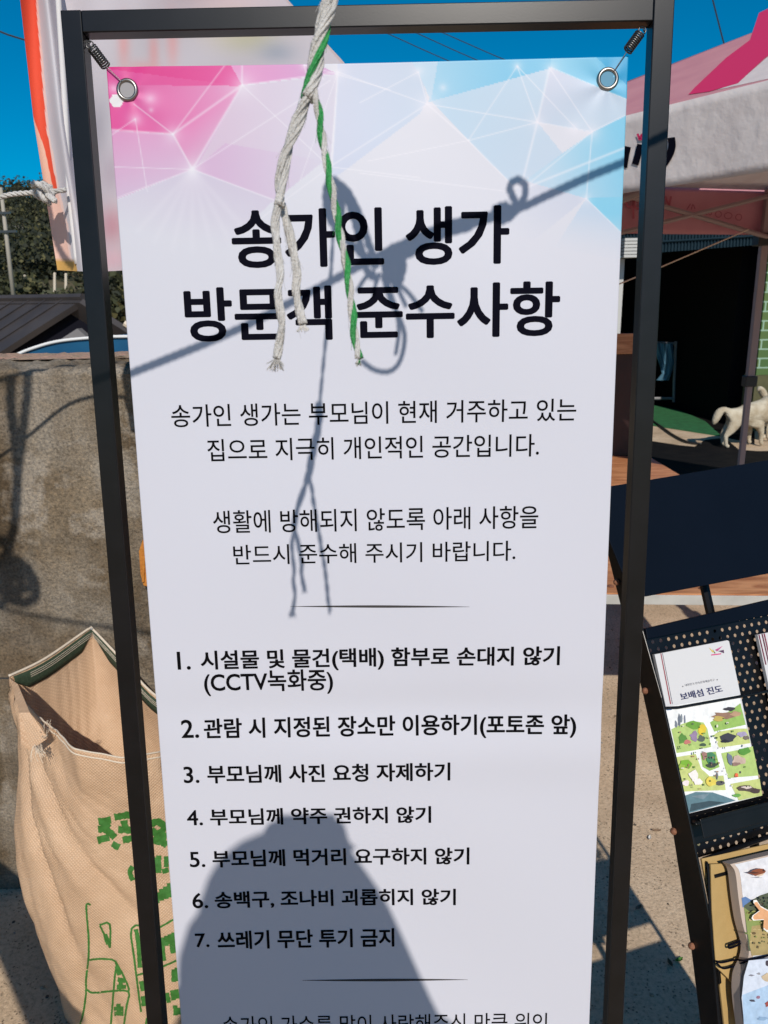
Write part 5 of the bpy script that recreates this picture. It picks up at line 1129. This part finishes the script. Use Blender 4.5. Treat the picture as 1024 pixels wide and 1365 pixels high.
# ================================================================ the photographer (only the shadow shows)
def person():
    M_skin = mat('skin', (.48, .30, .22), .6); M_top = mat('grey_shirt', (.16, .17, .20), .85); M_hair = mat('black_hair', (.015, .012, .01), .5)
    root = thing('person', 'person in a grey shirt holding up a phone, casting the shadow on the banner', 'person', (-.02, -.42, 0))
    nd = {'pelvis': ((.008, -.47, .93), (.16, .12)), 'waist': ((.008, -.46, 1.08), (.145, .11)), 'chest': ((.008, -.44, 1.29), (.17, .12)), 'neckbase': ((.008, -.42, 1.45), .085), 'neck': ((.008, -.385, 1.53), .060)}
    ed = [('pelvis', 'waist'), ('waist', 'chest'), ('chest', 'neckbase'), ('neckbase', 'neck')]
    for s, sd in ((-1, 'l'), (1, 'r')):
        hx_ = .055*s
        nd.update({'sh'+sd: ((.008+.19*s, -.42, 1.40), .075), 'el'+sd: ((.01+.24*s, -.23, 1.17), .062), 'fo'+sd: ((-.01+.15*s, -.13, 1.36), .052), 'wr'+sd: ((.0+.085*s, -.055, 1.49), .034), 'pa'+sd: ((.0+.058*s, -.035, 1.545), .028),
                   'hp'+sd: ((.008+.10*s, -.47, .86), .105), 'kn'+sd: ((.008+.11*s, -.44, .48), .066), 'an'+sd: ((.008+.11*s, -.48, .09), .045), 'toe'+sd: ((.008+.13*s, -.32, .04), .042)})
        ed += [('chest', 'sh'+sd), ('sh'+sd, 'el'+sd), ('el'+sd, 'fo'+sd), ('fo'+sd, 'wr'+sd), ('wr'+sd, 'pa'+sd), ('pelvis', 'hp'+sd), ('hp'+sd, 'kn'+sd), ('kn'+sd, 'an'+sd), ('an'+sd, 'toe'+sd)]
        for k in range(4):               # fingers curling round the edge of the phone
            z0 = 1.545+.018*k-.012; y0 = -.035
            b_ = 'pa'+sd; n0, n1, n2 = f'f{k}a{sd}', f'f{k}b{sd}', f'f{k}c{sd}'; ln = (.9, 1., .95, .8)[k]
            nd.update({n0: ((.0+(.052)*s, y0+.004, z0+.004), .0095), n1: ((.0+.047*s, y0+.026, z0+.008), .0085), n2: ((.0+(.047-.022*ln)*s, y0+.0315, z0+.008), .0075)})
            ed += [(b_, n0), (n0, n1), (n1, n2)]
        nd.update({'t1'+sd: ((.042*s, -.045, 1.56), .011), 't2'+sd: ((.028*s, -.030, 1.575), .0095)}); ed += [('pa'+sd, 't1'+sd), ('t1'+sd, 't2'+sd)]
    nd.update({'jaw': ((.008, -.335, 1.59), .066), 'skull': ((.008, -.36, 1.685), (.088, .10)), 'crown': ((.008, -.37, 1.75), .07), 'nose': ((.008, -.248, 1.67), .014), 'noseb': ((.008, -.27, 1.685), .022), 'earl': ((-.082, -.36, 1.67), .018), 'earr': ((.098, -.36, 1.67), .018)})
    ed += [('neck', 'jaw'), ('jaw', 'skull'), ('skull', 'crown'), ('skull', 'noseb'), ('noseb', 'nose'), ('skull', 'earl'), ('skull', 'earr')]
    skin('body', nd, ed, M_skin, root, 2, 'pelvis')
    q = MB(); q.ball((.004, -.372, 1.715), (.118, .128, .112), 14, .02); q.ball((.0, -.37, 1.61), (.150, .12, .17), 14, .03); q.build('hair_shadow_filler', M_hair, root, smooth=True)  # lower ball added to fill the cast shadow between head and arms
    q = MB()
    for s in (-1, 1): q.ball((.008+.033*s, -.268, 1.685), (.013, .008, .008), 6)
    q.build('eye', mat('eye_dark', (.03, .02, .015), .2), root, smooth=True)
    q = MB(); q.ball((.008, -.272, 1.615), (.024, .009, .007), 6); q.build('mouth', mat('lips', (.35, .12, .10), .5), root, smooth=True)
    # shirt with loose sleeves
    sh = {k: (v[0], tuple(np.array(v[1])*1.12+.006) if not np.isscalar(v[1]) else v[1]*1.2+.008) for k, v in nd.items() if k in ('pelvis', 'waist', 'chest', 'neckbase', 'shl', 'shr', 'ell', 'elr', 'fol', 'for')}
    skin('shirt', sh, [(a, b) for a, b in ed if a in sh and b in sh], M_top, root, 2, 'pelvis')
    ph = thing('phone', 'black phone held up by the person behind the camera', 'phone', (0, -.012, 1.6))
    q = MB(); q.abox(-.039, .043, -.016, -.0078, 1.47, 1.615); q.build('phone_body', mat('phone_glass', (.02, .02, .022), .15), ph, bevel=.003)
    q = MB(); q.tube([(0, -.0076, 1.6), (0, -.004, 1.6)], .005, 12); q.build('lens', mat('lens_glass', (.01, .01, .012), .05), ph)
person()
